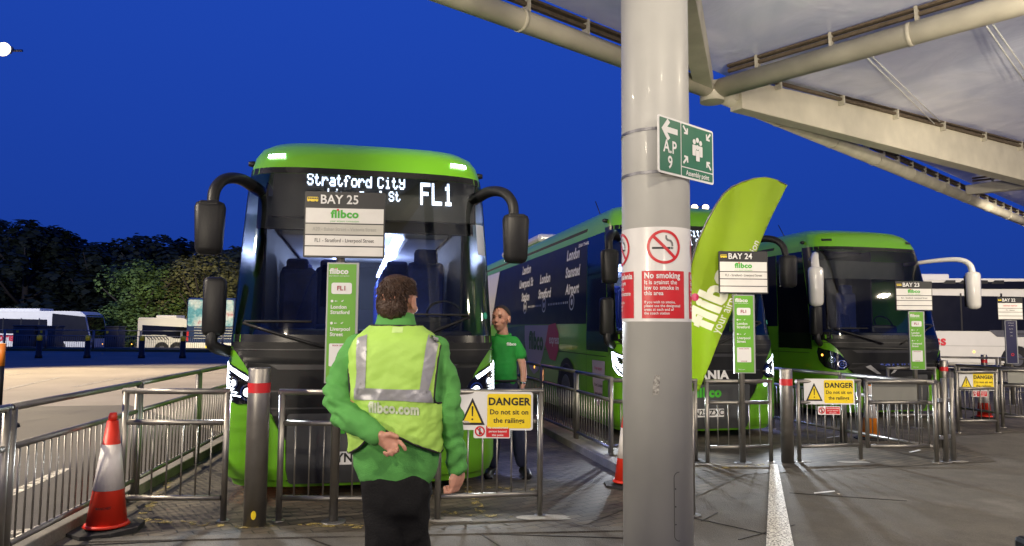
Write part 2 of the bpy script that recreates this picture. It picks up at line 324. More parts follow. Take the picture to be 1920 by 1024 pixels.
# slab joints in the foreground concrete
jm = mat('joint_tar', (.02, .018, .015), .8)
for a, b_ in (((1300, 972), (1440, 1003)), ((1100, 985), (1175, 955)), ((0, 1030), (600, 1003)), ((850, 1000), (1175, 1010)), ((960, 1040), (900, 1001)), ((560, 1003), (660, 1040)), ((1315, 978), (1345, 962)), ((1480, 925), (1700, 940)), ((1385, 1013), (1490, 985))): line((a, b_), .012, jm, .006, 'paving_joint')
for (x, y, a, lb) in ((1545, 927, .1, 'thin white strip of litter on the asphalt right of the painted line'), (1715, 849, .5, 'white paper scrap lying under the closed gate'), (1562, 822, .3, 'white paper scrap on the ground behind the danger sign railing')):
    p = PZ(x, y); o = thing('paper_scrap', lb, 'litter', (p.x, p.y, .012), a); link('sheet', slab([(-.11, -.02), (.1, -.025), (.12, .02), (-.09, .025)], lambda u, v, d=0: Vector((u, v, .012+.01*math.sin(u*20)-d)), .002), white, o, False)
# verge beyond the yard
verge = ramp_mat('verge_grass', [(.3, (.02, .03, .01)), (.7, (.06, .07, .025))], 3, .9, .5, 40)
strip('verge', (-60, 43.6), (-6, 43.6), 2.2, -.02, .14, verge)
# ------------------------------------------------------------------ railings
def railing(p0, p1, label, h=1.08, spacing=.125, group='steel railings of the bays', mat_=None, foot_=True, bar_only=False, gate=False, mid=None, cat='railing', name='railing'):
    m_ = mat_ or steel; p0 = Vector((p0[0], p0[1], 0)); p1 = Vector((p1[0], p1[1], 0)); t = p1-p0; L = t.length
    o = thing(name, label, cat, p0, math.atan2(t.y, t.x), group)
    r = .025; hm = h-.28 if mid is None else mid; hb = .19
    P = lambda n, bm, mm=m_: link(n, bm, mm, o, world=False)
    P('top_rail', T([(-r if not gate else 0, 0, h-r), (L+r if not gate else L, 0, h-r)], r, 14)); P('middle_rail', T([(r, 0, hm), (L-r, 0, hm)], r*.9, 12)); P('bottom_rail', T([(r, 0, hb), (L-r, 0, hb)], r*.9, 12))
    zb = 0 if not gate else hb-.02
    for x in (0, L):
        bm = T([(x, 0, zb), (x, 0, h-r*1.0)], r, 14)
        if not gate: tube(bm, [(x, 0, .0), (x, 0, .012)], .05, 16)
        P('post', bm)
    n = max(2, round(L/spacing))
    for k in range(1, n): P('baluster', T([(L*k/n, 0, hb), (L*k/n, 0, hm)], .0075, 8))
    return o
def G(px, py): p = PZ(px, py); return (p.x, p.y)
# bay railings, left to right
def across(x0, y0, x1, y1): return G(x0, y0), G(x1, y1)
GR = 'steel railings closing the bay fronts'
railing(*across(225, 978, 418, 978), 'short steel railing between the near cone and the leftmost steel bollard', 1.08, group=GR)
railing(*across(522, 978, 740, 980), 'steel railing standing behind the bay 25 sign post', 1.08, group=GR)
railing(*across(820, 975, 1012, 968), 'steel railing carrying the large danger sign beside the man in the vest', 1.08, group=GR)
railing(*across(1144, 866, 1305, 866), 'steel railing passing behind the round column and feather flag', 1.0, group=GR)
railing(*across(1327, 869, 1446, 867), 'steel railing under the bay 24 sign', 1.0, group=GR)
railing(*across(1499, 867, 1614, 863), 'steel railing with danger sign right of the bay 24 bollard', 1.0, group=GR)
gt = railing(*across(1628, 866, 1764, 866), 'closed steel gate with a grey board behind its upper rails', 1.0, group=None, gate=True, cat='gate', name='railing_gate')
gp0, gp1 = (Vector((*G(1628, 866), 0)), Vector((*G(1764, 866), 0)))
gf = plane_fn(gp0, gp1-gp0, -.05)
L = (gp1-gp0).length
link('board', slab(rect(.1, .74, L*.74, .955), gf, .006), mat('board_grey', (.2, .2, .18), .5), gt)
def gatepost(px, py, label):
    p = PZ(px, py); o = thing('gate_post', label, 'post', p, 0, 'gate posts')
    link('tube', T([(0, 0, 0), (0, 0, 1.02)], .033, 16), steel, o, False); link('base_plate', T([(0, 0, 0), (0, 0, .014)], .07, 20), steel_d, o, False)
    for z in (.3, .75): link('hinge', B((-.045, 0, z), (.05, .03, .05), bevel=.006), steel_d, o, False)
gatepost(1774, 867, 'steel gate post at the hinge side of the closed gate'); gatepost(1788, 865, 'slimmer steel post just right of the gate hinge post')
railing(*across(1797, 812, 1871, 812), 'distant steel railing with a danger sign in front of a red and white cone', .98, group=GR)
g2 = railing(*across(1881, 802, 1990, 806), 'far steel railing with grey board cut by the right picture edge', .98, group=GR)
q0, q1 = Vector((*G(1881, 802), 0)), Vector((*G(1990, 806), 0)); f2 = plane_fn(q0, q1-q0, -.05)
link('board', slab(rect(.12, .74, .8, .93), f2, .006), MATS['board_grey'], g2)
railing(*across(1668, 800, 1756, 800), 'steel railing under the bay 23 sign in front of the third coach', 1.0, group=GR)
# lane fences
def fence_line(pts, labels, grp, h=1.08):
    for (a, b_), lb in zip(zip(pts, pts[1:]), labels):
        a = Vector((*a, 0)); b_ = Vector((*b_, 0)); t = (b_-a).normalized()*.035
        railing(a+t, b_-t, lb, h, .1, grp)
fence_line([(-2.98, 2.3), (-3.22, 4.62), (-3.44, 6.63), (-3.64, 8.35), (-3.9, 10.4), (-4.3, 12.6)],
           ['nearest panel of the left lane fence cut by the left edge', 'left lane fence panel behind the tall near cone', 'left lane fence panel ending at the orange lit post', 'left lane fence panel running behind the nearest coach corner', 'far left lane fence panel hidden mostly by the nearest coach'], 'lane fence left of the nearest coach', 1.09)
fence_line([(1.2, 8.5), (.896, 9.85), (.49, 11.4), (.12, 13.0), (-.3, 14.8)],
           ['nearest lane fence panel left of the cone behind the column', 'second lane fence panel beside the man in the polo shirt', 'lane fence panel behind the arm of the man in the polo shirt', 'farthest panel of the fence between the first two coaches'], 'lane fence between the first and second coach', 1.03)
bluef = steel_d
fence_line([(5.2, 8.75), (4.72, 10.2), (4.25, 11.7), (3.75, 13.2)],
           ['lane fence panel ending at the gate hinge post', 'lane fence panel seen through the danger sign railing', 'lane fence panel beside the green corner of the third coach'], 'lane fence between the second and third coach', 1.0)
fence_line([(8.8, 11.4), (8.3, 13.3), (7.8, 15.2)],
           ['near panel of the fence beyond the third coach', 'far panel of the fence beyond the third coach'], 'lane fence right of the third coach', 1.0)
fence_line([(14.2, 16.2), (11.6, 17.0), (9.2, 17.8)], ['low far railing in front of the white coach at right', 'low far railing left of the bay 22 sign'], 'far railings by the white coach', 1.0)
# bollards
def bollard(px, py, r, h, label, band=(.12, .2)):
    p = PZ(px, py); o = thing('steel_bollard', label, 'bollard', p, 0, 'steel bollards with a red band')
    bm = bmesh.new(); tube(bm, [(0, 0, 0), (0, 0, h-.01), (0, 0, h)], [r, r, r*.94], 28); link('tube', bm, steel, o, False)
    bm = bmesh.new(); tube(bm, [(0, 0, h-band[1]), (0, 0, h-band[0])], r*1.012, 28, cap=False); link('red_band', bm, red, o, False)
    return o
bl = bollard(477, 985, .088, 1.26, 'nearest steel bollard with red band, left of the bay 25 sign')
link('paint_mark', patch(circ(.02, .1, .02, 14, 0, .035), lambda a, b_: Vector((.0885*math.sin(a/.0885), -.0895*math.cos(a/.0885), b_)), .01), yellow, bl, False)
bollard(1477, 868, .075, 1.13, 'steel bollard with red band right of the bay 24 sign')
bollard(1773, 783, .072, 1.06, 'steel bollard with red band rising behind the gate hinge post')
bollard(1848, 742, .07, 1.02, 'farthest steel bollard with red band near the white coach')
# ------------------------------------------------------------------ bay signs
def bay_sign(px, py, num, label, lines, hdr, panel, h0, h1, pcol, W=.665, pw=.235, yaw=3, blue=False, skew=0):
    base = PZ(px, py); o = thing('bay_sign', label, 'sign', base, R(yaw), 'bay signs')
    ux = Vector((math.cos(R(yaw)), math.sin(R(yaw)), 0)); P = lambda off=0: (lambda a, b_, d=0: Vector((a, -.045-off+d, b_)))
    lk = lambda n, bm, m: link(n, bm, m, o, False)
    post = T([(0, 0, 0), (0, 0, h1)], .036, 20); lk('post', post, steel)
    lk('base_plate', T([(0, 0, 0), (0, 0, .014)], .1, 20), steel_d)
    H = h1-h0; x0 = -W/2+skew; x1 = W/2+skew
    lk('header_board', slab(rrect(x0, h0, x1, h1, .012), P(), .022), ink)
    rows = hdr; yy = h1-H*.245
    fr = [.27, .19, .19, .17] if len(rows) == 4 else [.25]*4; rem = H-.245*H-.01; tot = sum(fr)
    for k, rw in enumerate(rows):
        hh = rem*fr[k]/tot; a0, a1 = yy-hh+.006, yy-.004
        lk('name_strip', patch(rect(x0+.012, a0, x1-.012, a1), P(.002), 9), mat('strip_faded', (.5, .49, .44), .5) if rw[1] == 'g' else mat('strip_white', (.72, .71, .68), .4))
        cy = (a0+a1)/2
        if rw[1] == 'f':
            lk('logo', merge(warp(text(FLIBCO, hh*.66, ((x0+x1)/2, cy+hh*.08), bold=.045, sx=1.08), P(.004), 9), warp(text('your airport connection', hh*.18, ((x0+x1)/2, cy-hh*.34)), P(.004), 9)), grn_ink)
            lk('logo_dot', patch(circ((x0+x1)/2-hh*.43, cy+hh*.36, hh*.075, 12), P(.005), 9), red)
        elif rw[0]: lk('lettering', warp(text(rw[0], hh*.46, ((x0+x1)/2, cy), sx=.82, bold=.006), P(.004), 9), inkgrey if rw[1] == 'g' else (mat('red_ink', (.6, .03, .05), .5) if rw[1] == 'r' else ink))
        yy -= hh
    lk('bay_number', warp(text('BAY '+num, H*.19, (x0+W*.19, h1-H*.125), 'LEFT', bold=.018, sx=.95), P(.003), 9), white)
    # little coach pictogram
    pic = merge(flat(rrect(x0+.02, h1-H*.155, x0+W*.165, h1-H*.085, .008)))
    lk('pictogram', warp(pic, P(.003), 9), yellow)
    lk('pictogram_windows', warp(merge(*[flat(rect(x0+.028+k*W*.021, h1-H*.118, x0+.028+k*W*.021+W*.015, h1-H*.096)) for k in range(6)]+[flat(circ(x0+.045, h1-H*.158, .007, 10)), flat(circ(x0+W*.13, h1-H*.158, .007, 10))]), P(.005), 9), ink)
    # tall panel
    z0, z1 = panel
    lk('panel_frame', slab(rect(-pw/2-.012+pcol, z0-.01, pw/2+.014+pcol, z1), P(-.004), .03), mat('panel_frame_grey', (.32, .33, .33), .4, .3))
    lk('panel', patch(rect(-pw/2+pcol, z0, pw/2+pcol-.006, z1-.012), P(-.002), 9), mat('navy_panel', (.02, .02, .06), .4) if blue else grn_sign)
    f = P(0.0); cx = pcol; hh = z1-z0
    if not blue:
        lk('panel_logo', warp(text(FLIBCO, .062, (cx-.03, z1-hh*.075), bold=.04, sx=1.05), f, 9), white); lk('panel_logo_dot', patch(circ(cx-.056, z1-hh*.05, .006, 10), P(.002), 9), red)
        lk('tagline', warp(text('your airport connection', .017, (cx-.03, z1-hh*.112)), f, 9), white)
        lk('route_badge', patch(rrect(cx-.09, z1-hh*.265, cx+.078, z1-hh*.17, .018), f, 9), white)
        lk('route_number', warp(text('FL1', .052, (cx-.006, z1-hh*.218), bold=.03), P(.002), 9), mat('dark_red_ink', (.3, .01, .03), .5))
        tx = [warp(text(s, .042, (cx-.093, z1-hh*y), 'LEFT', bold=.025, sx=.98), f, 9) for s, y in (('London', .375), ('Stratford', .42), ('Liverpool', .56), ('Street', .605))]
        [lk('stop_name', t_, white) for t_ in tx]
        ic = []
        for y in (.325, .51):
            ic += [patch(circ(cx-.082, z1-hh*y, .011, 14), f, 9), patch(circ(cx-.055, z1-hh*y, .005, 8), f, 9), patch(rect(cx-.05, z1-hh*y-.002, cx-.038, z1-hh*y+.002), f, 9), patch([(cx-.01, z1-hh*y-.002), (cx+.016, z1-hh*y+.012), (cx+.004, z1-hh*y-.005)], f, 9)]
        lk('stop_icons', merge(*ic), white)
        lk('label_patch', patch(rrect(cx-.096, z1-hh*.87, cx+.078, z1-hh*.68, .01), f, 9), white)
        lk('patch_lettering', merge(warp(text('BOOK ONLINE', .017, (cx-.01, z1-hh*.697), bold=.02), P(.002), 9), warp(text('SCAN ME', .017, (cx-.01, z1-hh*.857), bold=.02), P(.002), 9)), MATS['dark_red_ink'])
        lk('web_address', warp(text('flibco.com', .02, (cx-.04, z0+.035)), f, 9), white)
    else:
        lk('panel_lettering', merge(*[warp(text(s, .02, (cx, z1-hh*y)), f, 9) for s, y in (('national express', .06), ('coach services', .12), ('departures', .2), ('arrivals', .28), ('tickets', .36))]), white)
        lk('emblem', warp(ring2(cx+.01, z0+hh*.2, .02, .032), f, 9), red)
    return o
def zat(px, py, Y): return PY(px, py, Y).z
YB = PZ(624, 978).y-.05
SG = [('', 'f'), ('A20 - Baker Street - Victoria Street', 'g'), ('FL1 - Stratford - Liverpool Street', 'k'), ('', 'k')]
SG2 = [('', 'f'), ('FL1 - Stratford - Liverpool Street', 'k'), ('', 'k'), ('', 'k')]
bay_sign(625, 980, '25', 'nearest bay sign, BAY 25, on a steel post before the nearest coach', 0, SG, (zat(630, 716, YB), zat(630, 493, YB)), zat(630, 484, YB), zat(630, 361, YB), .03, W=.668, yaw=5, skew=.035)
Y2 = PZ(1393, 869).y
bay_sign(1393, 869, '24', 'bay sign reading BAY 24 beside the green feather flag', 0, SG2, (zat(1393, 698, Y2), zat(1393, 553, Y2)), zat(1393, 551, Y2), zat(1393, 472, Y2), .03, W=.605, pw=.235, yaw=2, skew=.03)
Y3 = PZ(1720, 803).y
bay_sign(1720, 803, '23', 'bay sign reading BAY 23 in front of the third coach', 0, SG2, (zat(1720, 692, Y3), zat(1720, 584, Y3)), zat(1720, 583, Y3), zat(1720, 528, Y3), .03, W=.6, pw=.23, yaw=-2, skew=.0)
Y4 = PZ(1900, 760).y
bay_sign(1900, 760, '22', 'small far bay sign reading BAY 22 above a navy panel', 0, [('national express', 'r'), ('FL1 - Stansted', 'k'), ('', 'k'), ('', 'k')], (zat(1900, 681, Y4), zat(1900, 601, Y4)), zat(1900, 600, Y4), zat(1900, 558, Y4), .0, W=.54, pw=.23, yaw=-3, blue=True)
# ------------------------------------------------------------------ danger signs
def danger(o, ux, W, label, small, slabel, dz=(0, 0)):
    # o = left bottom corner of the board (world), W width, H = W/2
    H = W*.5; f = plane_fn(o, ux); fo = lambda k: plane_fn(o, ux, k)
    t = thing('danger_sign', label, 'sign', o, 0, 'danger signs on the railings')
    lk = lambda n, bm, m, p=t: link(n, bm, m, p)
    lk('board', slab(rrect(0, 0, W, H, W*.035), f, .006), white)
    lk('yellow_panel', patch(rrect(W*.395, H*.05, W*.975, H*.95, W*.03), fo(.0015), 9), yellow)
    tri = [(W*.035, H*.13), (W*.365, H*.13), (W*.2, H*.84)]
    lk('triangle_border', patch(tri, fo(.0015), 9), ink)
    c = Vector((W*.2, H*.367)); lk('triangle', patch([tuple(c+(Vector(p)-c)*.74) for p in tri], fo(.003), 9), yellow)
    lk('exclamation_mark', merge(patch([(W*.192, H*.36), (W*.208, H*.36), (W*.212, H*.62), (W*.188, H*.62)], fo(.004), 9), patch(circ(W*.2, H*.28, W*.013, 12), fo(.004), 9)), ink)
    each(lk, 'lettering', [warp(text('DANGER', H*.27, (W*.685, H*.74), bold=.035, sx=.98), fo(.003), 9), warp(text('Do not sit on', H*.185, (W*.685, H*.47), bold=.018, sx=.98), fo(.003), 9), warp(text('the railings', H*.185, (W*.685, H*.25), bold=.018, sx=.98), fo(.003), 9)], ink)
    if small:
        a, b_, w_ = small; o2 = Vector(o)+Vector(ux).normalized()*a+Vector((0, 0, b_)); h_ = w_*.37
        g = lambda k=0: plane_fn(o2, ux, k-.0005)
        t2 = thing('warning_plate', slabel, 'sign', o2, 0, 'small red warning plates'); l2 = lambda n, bm, m: link(n, bm, m, t2)
        l2('board', slab(rrect(0, 0, w_, h_, w_*.04), g(), .004), white); l2('red_panel', patch(rrect(w_*.34, h_*.08, w_*.97, h_*.92, w_*.02), g(.0015), 9), red)
        l2('prohibition_ring', warp(ring2(w_*.17, h_*.5, w_*.1, w_*.14), g(.0015), 9), red)
        l2('figure', merge(patch(circ(w_*.17, h_*.68, w_*.025, 10), g(.002), 9), patch(rect(w_*.145, h_*.26, w_*.195, h_*.6), g(.002), 9)), ink)
        l2('prohibition_bar', patch([(w_*.085, h_*.68), (w_*.11, h_*.76), (w_*.255, h_*.32), (w_*.23, h_*.24)], g(.003), 9), red)
        each(l2, 'lettering', [*[warp(text(s, h_*.21, (w_*.655, h_*y), bold=.02), g(.003), 9) for s, y in (('No unauthorised', .77), ('person beyond', .5), ('this point', .23))]], white)
def on_rail(pxl, pyb, pxr, pyfoot, yfr=None):
    a, b_ = PZ(pxl, pyfoot), PZ(pxr, pyfoot if yfr is None else yfr); return a, b_
def dsign(pxl, pxr, pyb, foot_, Wl, small, l1, l2):
    Y = PZ((pxl+pxr)/2, foot_).y-.04; a = PY(pxl, pyb, Y); b_ = PY(pxr, pyb, Y); danger(a, Vector((b_.x-a.x, 0.0, 0)), b_.x-a.x, l1, small, l2)
dsign(857, 999, 806, 972, 0, (.14, -.068, .31), 'large yellow and white danger sign on the railing beside the man in the vest', 'small red plate with a prohibition ring below the largest danger sign')
dsign(1508, 1603, 758, 866, 0, (.165, -.125, .275), 'danger sign on the railing right of the bay 24 bollard', 'small red plate below the danger sign in the middle')
dsign(1799, 1865, 732, 811, 0, (.185, -.1, .26), 'smallest danger sign, on the far railing near the right edge', 'tiny red plate under the farthest danger sign')
# ------------------------------------------------------------------ column with its notices
CC = Vector((.856, 4.2, 0)); CR = .2
col = thing('column', 'thick pale grey round column standing in the foreground', 'column', CC)
link('shaft', T([(0, 0, -.05), (0, 0, 6.2)], CR, 96), colpaint, col, False)
def cyl(r): return lambda a, z: Vector((CC.x+r*math.sin(a/CR), CC.y-r*math.cos(a/CR), z))
a0 = math.asin((1252-1236)/63)*CR; zt, zb = zat(1260, 885, 4.02), zat(1260, 1014, 4.02)
pan = rrect(a0, zb, a0+.24, zt, .03)
seam = bmesh.new(); pts3 = [cyl(CR+.0005)(a, z) for a, z in pan+[pan[0]]]; tube(seam, pts3, .0022, 6)
acc = link('access_panel', seam, mat('seam_dark', (.06, .06, .055), .8), col)
sc = bmesh.new()
for a, z in ((a0+.008, zt-.09), (a0+.008, (zt+zb)/2), (a0+.008, zb+.09)): sc = merge(sc, patch(circ(a, z, .004, 8), cyl(CR+.002), .1))
link('screw', sc, blackpl, acc)
stm = ramp_mat('torn_sticker', [(.4, (.14, .13, .12)), (.6, (.4, .39, .36))], 60, .8, .2, 200)
link('torn_sticker', patch([(-.066+.0, 0), (-.03, .01), (-.022, .115), (-.05, .12), (-.06, .08)], lambda a, z: cyl(CR+.001)(a, z+zat(1208, 742, 4.02)), .02), stm, col)
zz0, zz1 = zat(1231, 603, 4.0), zat(1231, 425, 4.0)
nt_ = thing('no_smoking_notice', 'white and red no smoking notice wrapped around the column', 'sign', (CC.x, CC.y, zz0))
def nl(n, bm, m): link(n, bm, m, nt_, smooth=True)
nl('backing_sheet', patch(rect(-math.pi*CR*.999, zz0, math.pi*CR*.999, zz1), cyl(CR+.0015), .012), mat('sheet_white', (.7, .69, .67), .35, coat=.3))
U = .309; mm = (zz1-zz0)/178
for k in (-2, -1, 0, 1):
    c0 = .006+k*U; cz = zz1-38*mm; f = cyl(CR+.003); f2_ = cyl(CR+.0045); rr_ = 32*mm
    nl('prohibition_ring', warp(ring2(c0, cz, rr_*.84, rr_, 48), f2_, .012), red)
    nl('cigarette', patch(rect(c0-.068, cz-.012, c0+.035, cz-.001), f, .012), ink)
    nl('cigarette_tip', merge(patch(rect(c0+.038, cz-.012, c0+.044, cz-.001), f, .012), patch(rect(c0+.047, cz-.012, c0+.052, cz-.001), f, .012)), ink)
    nl('smoke', merge(warp(ring2(c0+.012, cz+.034, .018, .026, 20), f, .012), patch([(c0+.036, cz+.012), (c0+.044, cz+.006), (c0+.054, cz+.03), (c0+.042, cz+.05), (c0+.036, cz+.04)], f, .012)) if False else patch([(c0+.006, cz+.066), (c0+.016, cz+.066), (c0+.017, cz+.05), (c0+.026, cz+.043), (c0+.04, cz+.04), (c0+.051, cz+.026), (c0+.053, cz+.004), (c0+.043, cz+.004), (c0+.041, cz+.02), (c0+.034, cz+.029), (c0+.016, cz+.034), (c0+.007, cz+.046)], f, .012), mat('smoke_ink', (.16, .16, .16), .5))
    s = rr_*.66; d_ = .006
    nl('prohibition_bar', patch([(c0-s-d_, cz+s-d_), (c0-s+d_, cz+s+d_), (c0+s+d_, cz-s+d_), (c0+s-d_, cz-s-d_)], f2_, .012), red)
    x0, x1, y0, y1 = c0-.128, c0+.128, zz0+6*mm, zz0+95*mm
    nl('red_panel', patch(rect(x0, y0, x1, y1), f, .012), red)
    head, body, tail = [('Ne pas fumer', ['Il est interdit de', 'fumer dans cet', 'espace'], ['Pour fumer, veuillez', 'utiliser les zones', "prévues de la gare"]), ('Zakaz palenia', ['Palenie w tym', 'miejscu jest', 'prawnie zakazane'], ['Prosimy palić tylko', 'w wyznaczonych', 'miejscach stacji']), ('No smoking', ['It is against the', 'law to smoke in', 'this area'], ['If you wish to smoke,', 'please use the designated', 'areas at each end of', 'the coach station']), ('No fumar', ['Está prohibido', 'fumar en esta', 'zona'], ['Utilice las zonas', 'habilitadas de', 'la estación'])][k+2]
    bl_ = [warp(text(head, .047, (x0+.014, y1-.028), 'LEFT', bold=.03, sx=.86), f2_, .012)]
    bl_ += [warp(text(s_, .034, (x0+.014, y1-.066-.031*i), 'LEFT', bold=.018, sx=.88), f2_, .012) for i, s_ in enumerate(body)]
    bl_ += [warp(text(s_, .0215, (x0+.014, y1-.178-.021*i), 'LEFT', bold=.014, sx=.92), f2_, .012) for i, s_ in enumerate(tail)]
    each(nl, 'lettering', [*bl_], white)
# assembly point sign
SA, SB = Vector((.806, 3.87, 0)), Vector((1.212, 4.225, 0)); sux = SB-SA; SW = sux.length; sz1 = zat(1237, 213, 3.87); sz0 = zat(1237, 322, 3.87); SH = sz1-sz0
asg = thing('assembly_point_sign', 'green and white assembly point sign strapped to the column', 'sign', (SA.x, SA.y, sz0))
gray = lambda k: plane_fn((SA.x, SA.y, sz0), sux, k)
al = lambda n, bm, m: link(n, bm, m, asg)
al('board', slab(rrect(0, 0, SW, SH, .014), gray(0), .005), white)
def dn(x): return x*SW/1.0
al('green_panel', merge(patch(rrect(.012, .012, SW*.385, SH-.012, .006), gray(.0015), 9), patch(rrect(SW*.4, SH*.205, SW-.012, SH-.012, .006), gray(.0015), 9), patch(rrect(SW*.4, .012, SW-.012, SH*.185, .006), gray(.0015), 9)), safety)
def arrow(cx, cy, s, ang):
    P_ = [(-1, 0), (-.25, .85), (.05, .6), (-.3, .22), (1, .22), (1, -.22), (-.3, -.22), (.05, -.6), (-.25, -.85)]
    ca, sa = math.cos(R(ang)), math.sin(R(ang)); return [(cx+s*(x*ca-y*sa), cy+s*(x*sa+y*ca)) for x, y in P_]
sym = [patch(arrow(SW*.19, SH*.77, .075, 0), gray(.003), 9)]
for cx, cy, an in ((.47, .86, 135), (.9, .86, 45), (.47, .33, 225), (.9, .33, -45)): sym.append(patch(arrow(SW*cx, SH*cy, .032, an), gray(.003), 9))
each(al, 'arrow', [*sym], white)
fg = []
for cx, cy, s in ((-.032, 0, 1), (.032, 0, 1), (0, .02, .8), (0, -.03, 1)):
    X = SW*.69+cx; Y_ = SH*.6+cy*1.0
    fg.append(patch(circ(X, Y_+.033*s, .0155, 14), gray(.003), 9))
    if s == 1: fg.append(patch(rrect(X-.019, Y_-.05, X+.019, Y_+.014, .005), gray(.003 if cx else .0045), 9))
al('people_pictogram', merge(*fg), white)
bd = [patch(rect(SW*.69-.021, SH*.6-.085, SW*.69-.0195, SH*.6-.016), gray(.005), 9), patch(rect(SW*.69+.0195, SH*.6-.085, SW*.69+.021, SH*.6-.016), gray(.005), 9)]
al('pictogram_outline', merge(*bd), safety)
each(al, 'lettering', [warp(text('A.P', .1, (SW*.195, SH*.47), bold=.02, sx=.86), gray(.003), 9), warp(text('9', .1, (SW*.195, SH*.2), bold=.02, sx=.9), gray(.003), 9), warp(text('Assembly point', .042, (SW*.69, SH*.1), bold=.02, sx=.86), gray(.003), 9)], white)
for z in (sz1-.045, sz0+.03):
    pts = [(CC.x+(CR+.003)*math.cos(a), CC.y+(CR+.003)*math.sin(a), z) for a in [2*math.pi*i/64 for i in range(65)]]
    bm = bmesh.new()
    for i in range(64): 
        p, q = Vector(pts[i]), Vector(pts[i+1]); bm.faces.new([bm.verts.new(x) for x in (p-Vector((0, 0, .009)), q-Vector((0, 0, .009)), q+Vector((0, 0, .009)), p+Vector((0, 0, .009)))])
    al('strap', bm, steel_d)
    al('clip', B((.87, 3.975, z), (.05, .05, .03), Matrix.Rotation(R(41), 3, 'Z')), blackpl)
# ------------------------------------------------------------------ canopy
ZC = 5.6
N = PZ(1335, 170, ZC); A = PZ(850, -8, ZC); Bq = PZ(1925, 418, ZC); Bq = N+(Bq-N)*.62 if False else Bq
can = thing('canopy', 'steel framed canopy with pale translucent roof over the coach bays', 'canopy', (N.x, N.y, 0))
cl = lambda n, bm, m, sm=False: link(n, bm, m, can, smooth=sm)
def collar(bm, a, b_, r, step):
    L = (b_-a).length; t = (b_-a)/L; k = step
    while k < L: tube(bm, [a+t*(k-.03), a+t*(k+.03)], r*1.06, 24); k += step
A2 = A+(A-N)*1.2; B2 = Bq+(Bq-N)*.5; up = Vector((0, 0, 1))
e1 = (A-N).normalized(); e2 = (Bq-N).normalized()
bm = T([A2, N+(A-N).normalized()*-.2], .145, 28); collar(bm, N, A2, .145, 2.1); cl('edge_beam', bm, cream)
bm = T([N, B2], .15, 28); collar(bm, N, B2, .15, 2.3); cl('edge_beam', bm, greybeam)
Cn = PZ(1920, 4, ZC+.15); p2 = (Cn-N).normalized(); C2 = N+(Cn-N)*2.6
bm = T([N, C2], .16, 28); collar(bm, N, C2, .16, 3.0); cl('cross_beam', bm, greybeam)
G1 = PZ(1288, -30, ZC+.05); g1 = (G1-N).normalized(); G2 = PZ(1925, 338, ZC-.1); g2_ = (G2-N).normalized()
def girder(a, b_, w0, h0, w1, h1, m, name):
    t = (b_-a).normalized(); s = t.cross(up).normalized(); u = s.cross(t); bm = bmesh.new(); R_ = []
    for p, w_, h_ in ((a, w0, h0), (b_, w1, h1)): R_.append([bm.verts.new(p+s*x*w_/2+u*y) for x, y in ((-1, 0), (1, 0), (1, h_), (-1, h_))])
    for k in range(4): bm.faces.new((R_[0][k], R_[0][(k+1) % 4], R_[1][(k+1) % 4], R_[1][k]))
    bm.faces.new(R_[0][::-1]); bm.faces.new(R_[1]); bmesh.ops.recalc_face_normals(bm, faces=bm.faces); bmesh.ops.bevel(bm, geom=bm.edges[:], offset=.008, segments=1, affect='EDGES'); cl(name, bm, m)
girder(N+Vector((-.12, 0, -.05)), N+(G1-N)*3, .28, .3, .34, .9, greybeam, 'girder')
girder(N+g2_*.6+Vector((0, 0, -.22)), N+(G2-N)*1.8, .26, .52, .4, 1.3, cream, 'girder')
r0 = PZ(1812, 366, ZC); r1 = PZ(1925, 354, ZC); r2 = r0+(r1-r0)*4
girder(r0, r2, .2, .28, .26, .4, greybeam, 'girder')
bm = T([N+Vector((0, 0, -.2)), N+Vector((0, 0, .12))], .2, 28); box(bm, N+g2_*.55+Vector((0, 0, .08)), (.5, .12, .3), Matrix.Rotation(math.atan2(g2_.y, g2_.x), 3, 'Z'), .02); tube(bm, [N+g2_*.35+Vector((.08, -.14, .05)), N+g2_*.35+Vector((-.08, .14, .05))], .07, 20); cl('joint', bm, greybeam)
raild = mat('rusty_rail', (.12, .09, .06), .7, .2, .3, 12, .2, 60)
def edge_rail(a, b_, off, z, step, m=raild):
    t = (b_-a).normalized(); s = t.cross(up).normalized()*off; L = (b_-a).length; bm = bmesh.new(); rot = t.to_track_quat('X', 'Z').to_matrix()
    c = (a+b_)/2+s+up*z; box(bm, c, (L, .06, .05), rot); box(bm, c+up*.08, (L, .1, .035), rot); cl('edge_rail', bm, m)
    k = .5; kk = 0
    while k < L and kk < 22: cl('clip', B(a+t*k+s+up*(z-.0), (.045, .12, .22), rot), greybeam); k += step; kk += 1
edge_rail(N+e1*.3, A2, 0, .24, 1.1)
edge_rail(N+e2*1.2, B2, 0, .24, .95)
edge_rail(N+p2*.3, C2, 0, .25, 1.15)
edge_rail(N+g2_*1.0+Vector((0, 0, .3)), N+(G2-N)*1.75+Vector((0, 0, 1.02)), .2 if g2_.cross(up).dot(-N) > 0 else -.2, .06, 1.9)
edge_rail(r0+Vector((.2, 0, 0)), r2, .0, .42, .6)
mem = bpy.data.materials.new('roof_membrane'); mem.use_nodes = True; nt = mem.node_tree; b = nt.nodes['Principled BSDF']
b.inputs['Base Color'].default_value = (.55, .56, .6, 1); b.inputs['Roughness'].default_value = .22; b.inputs['Coat Weight'].default_value = .5; b.inputs['Coat Roughness'].default_value = .1
tc = nt.nodes.new('ShaderNodeTexCoord'); n = nt.nodes.new('ShaderNodeTexNoise'); n.inputs['Scale'].default_value = .7; n.inputs['Detail'].default_value = 5; n.inputs['Distortion'].default_value = 1.2; nt.links.new(tc.outputs['Object'], n.inputs[0])
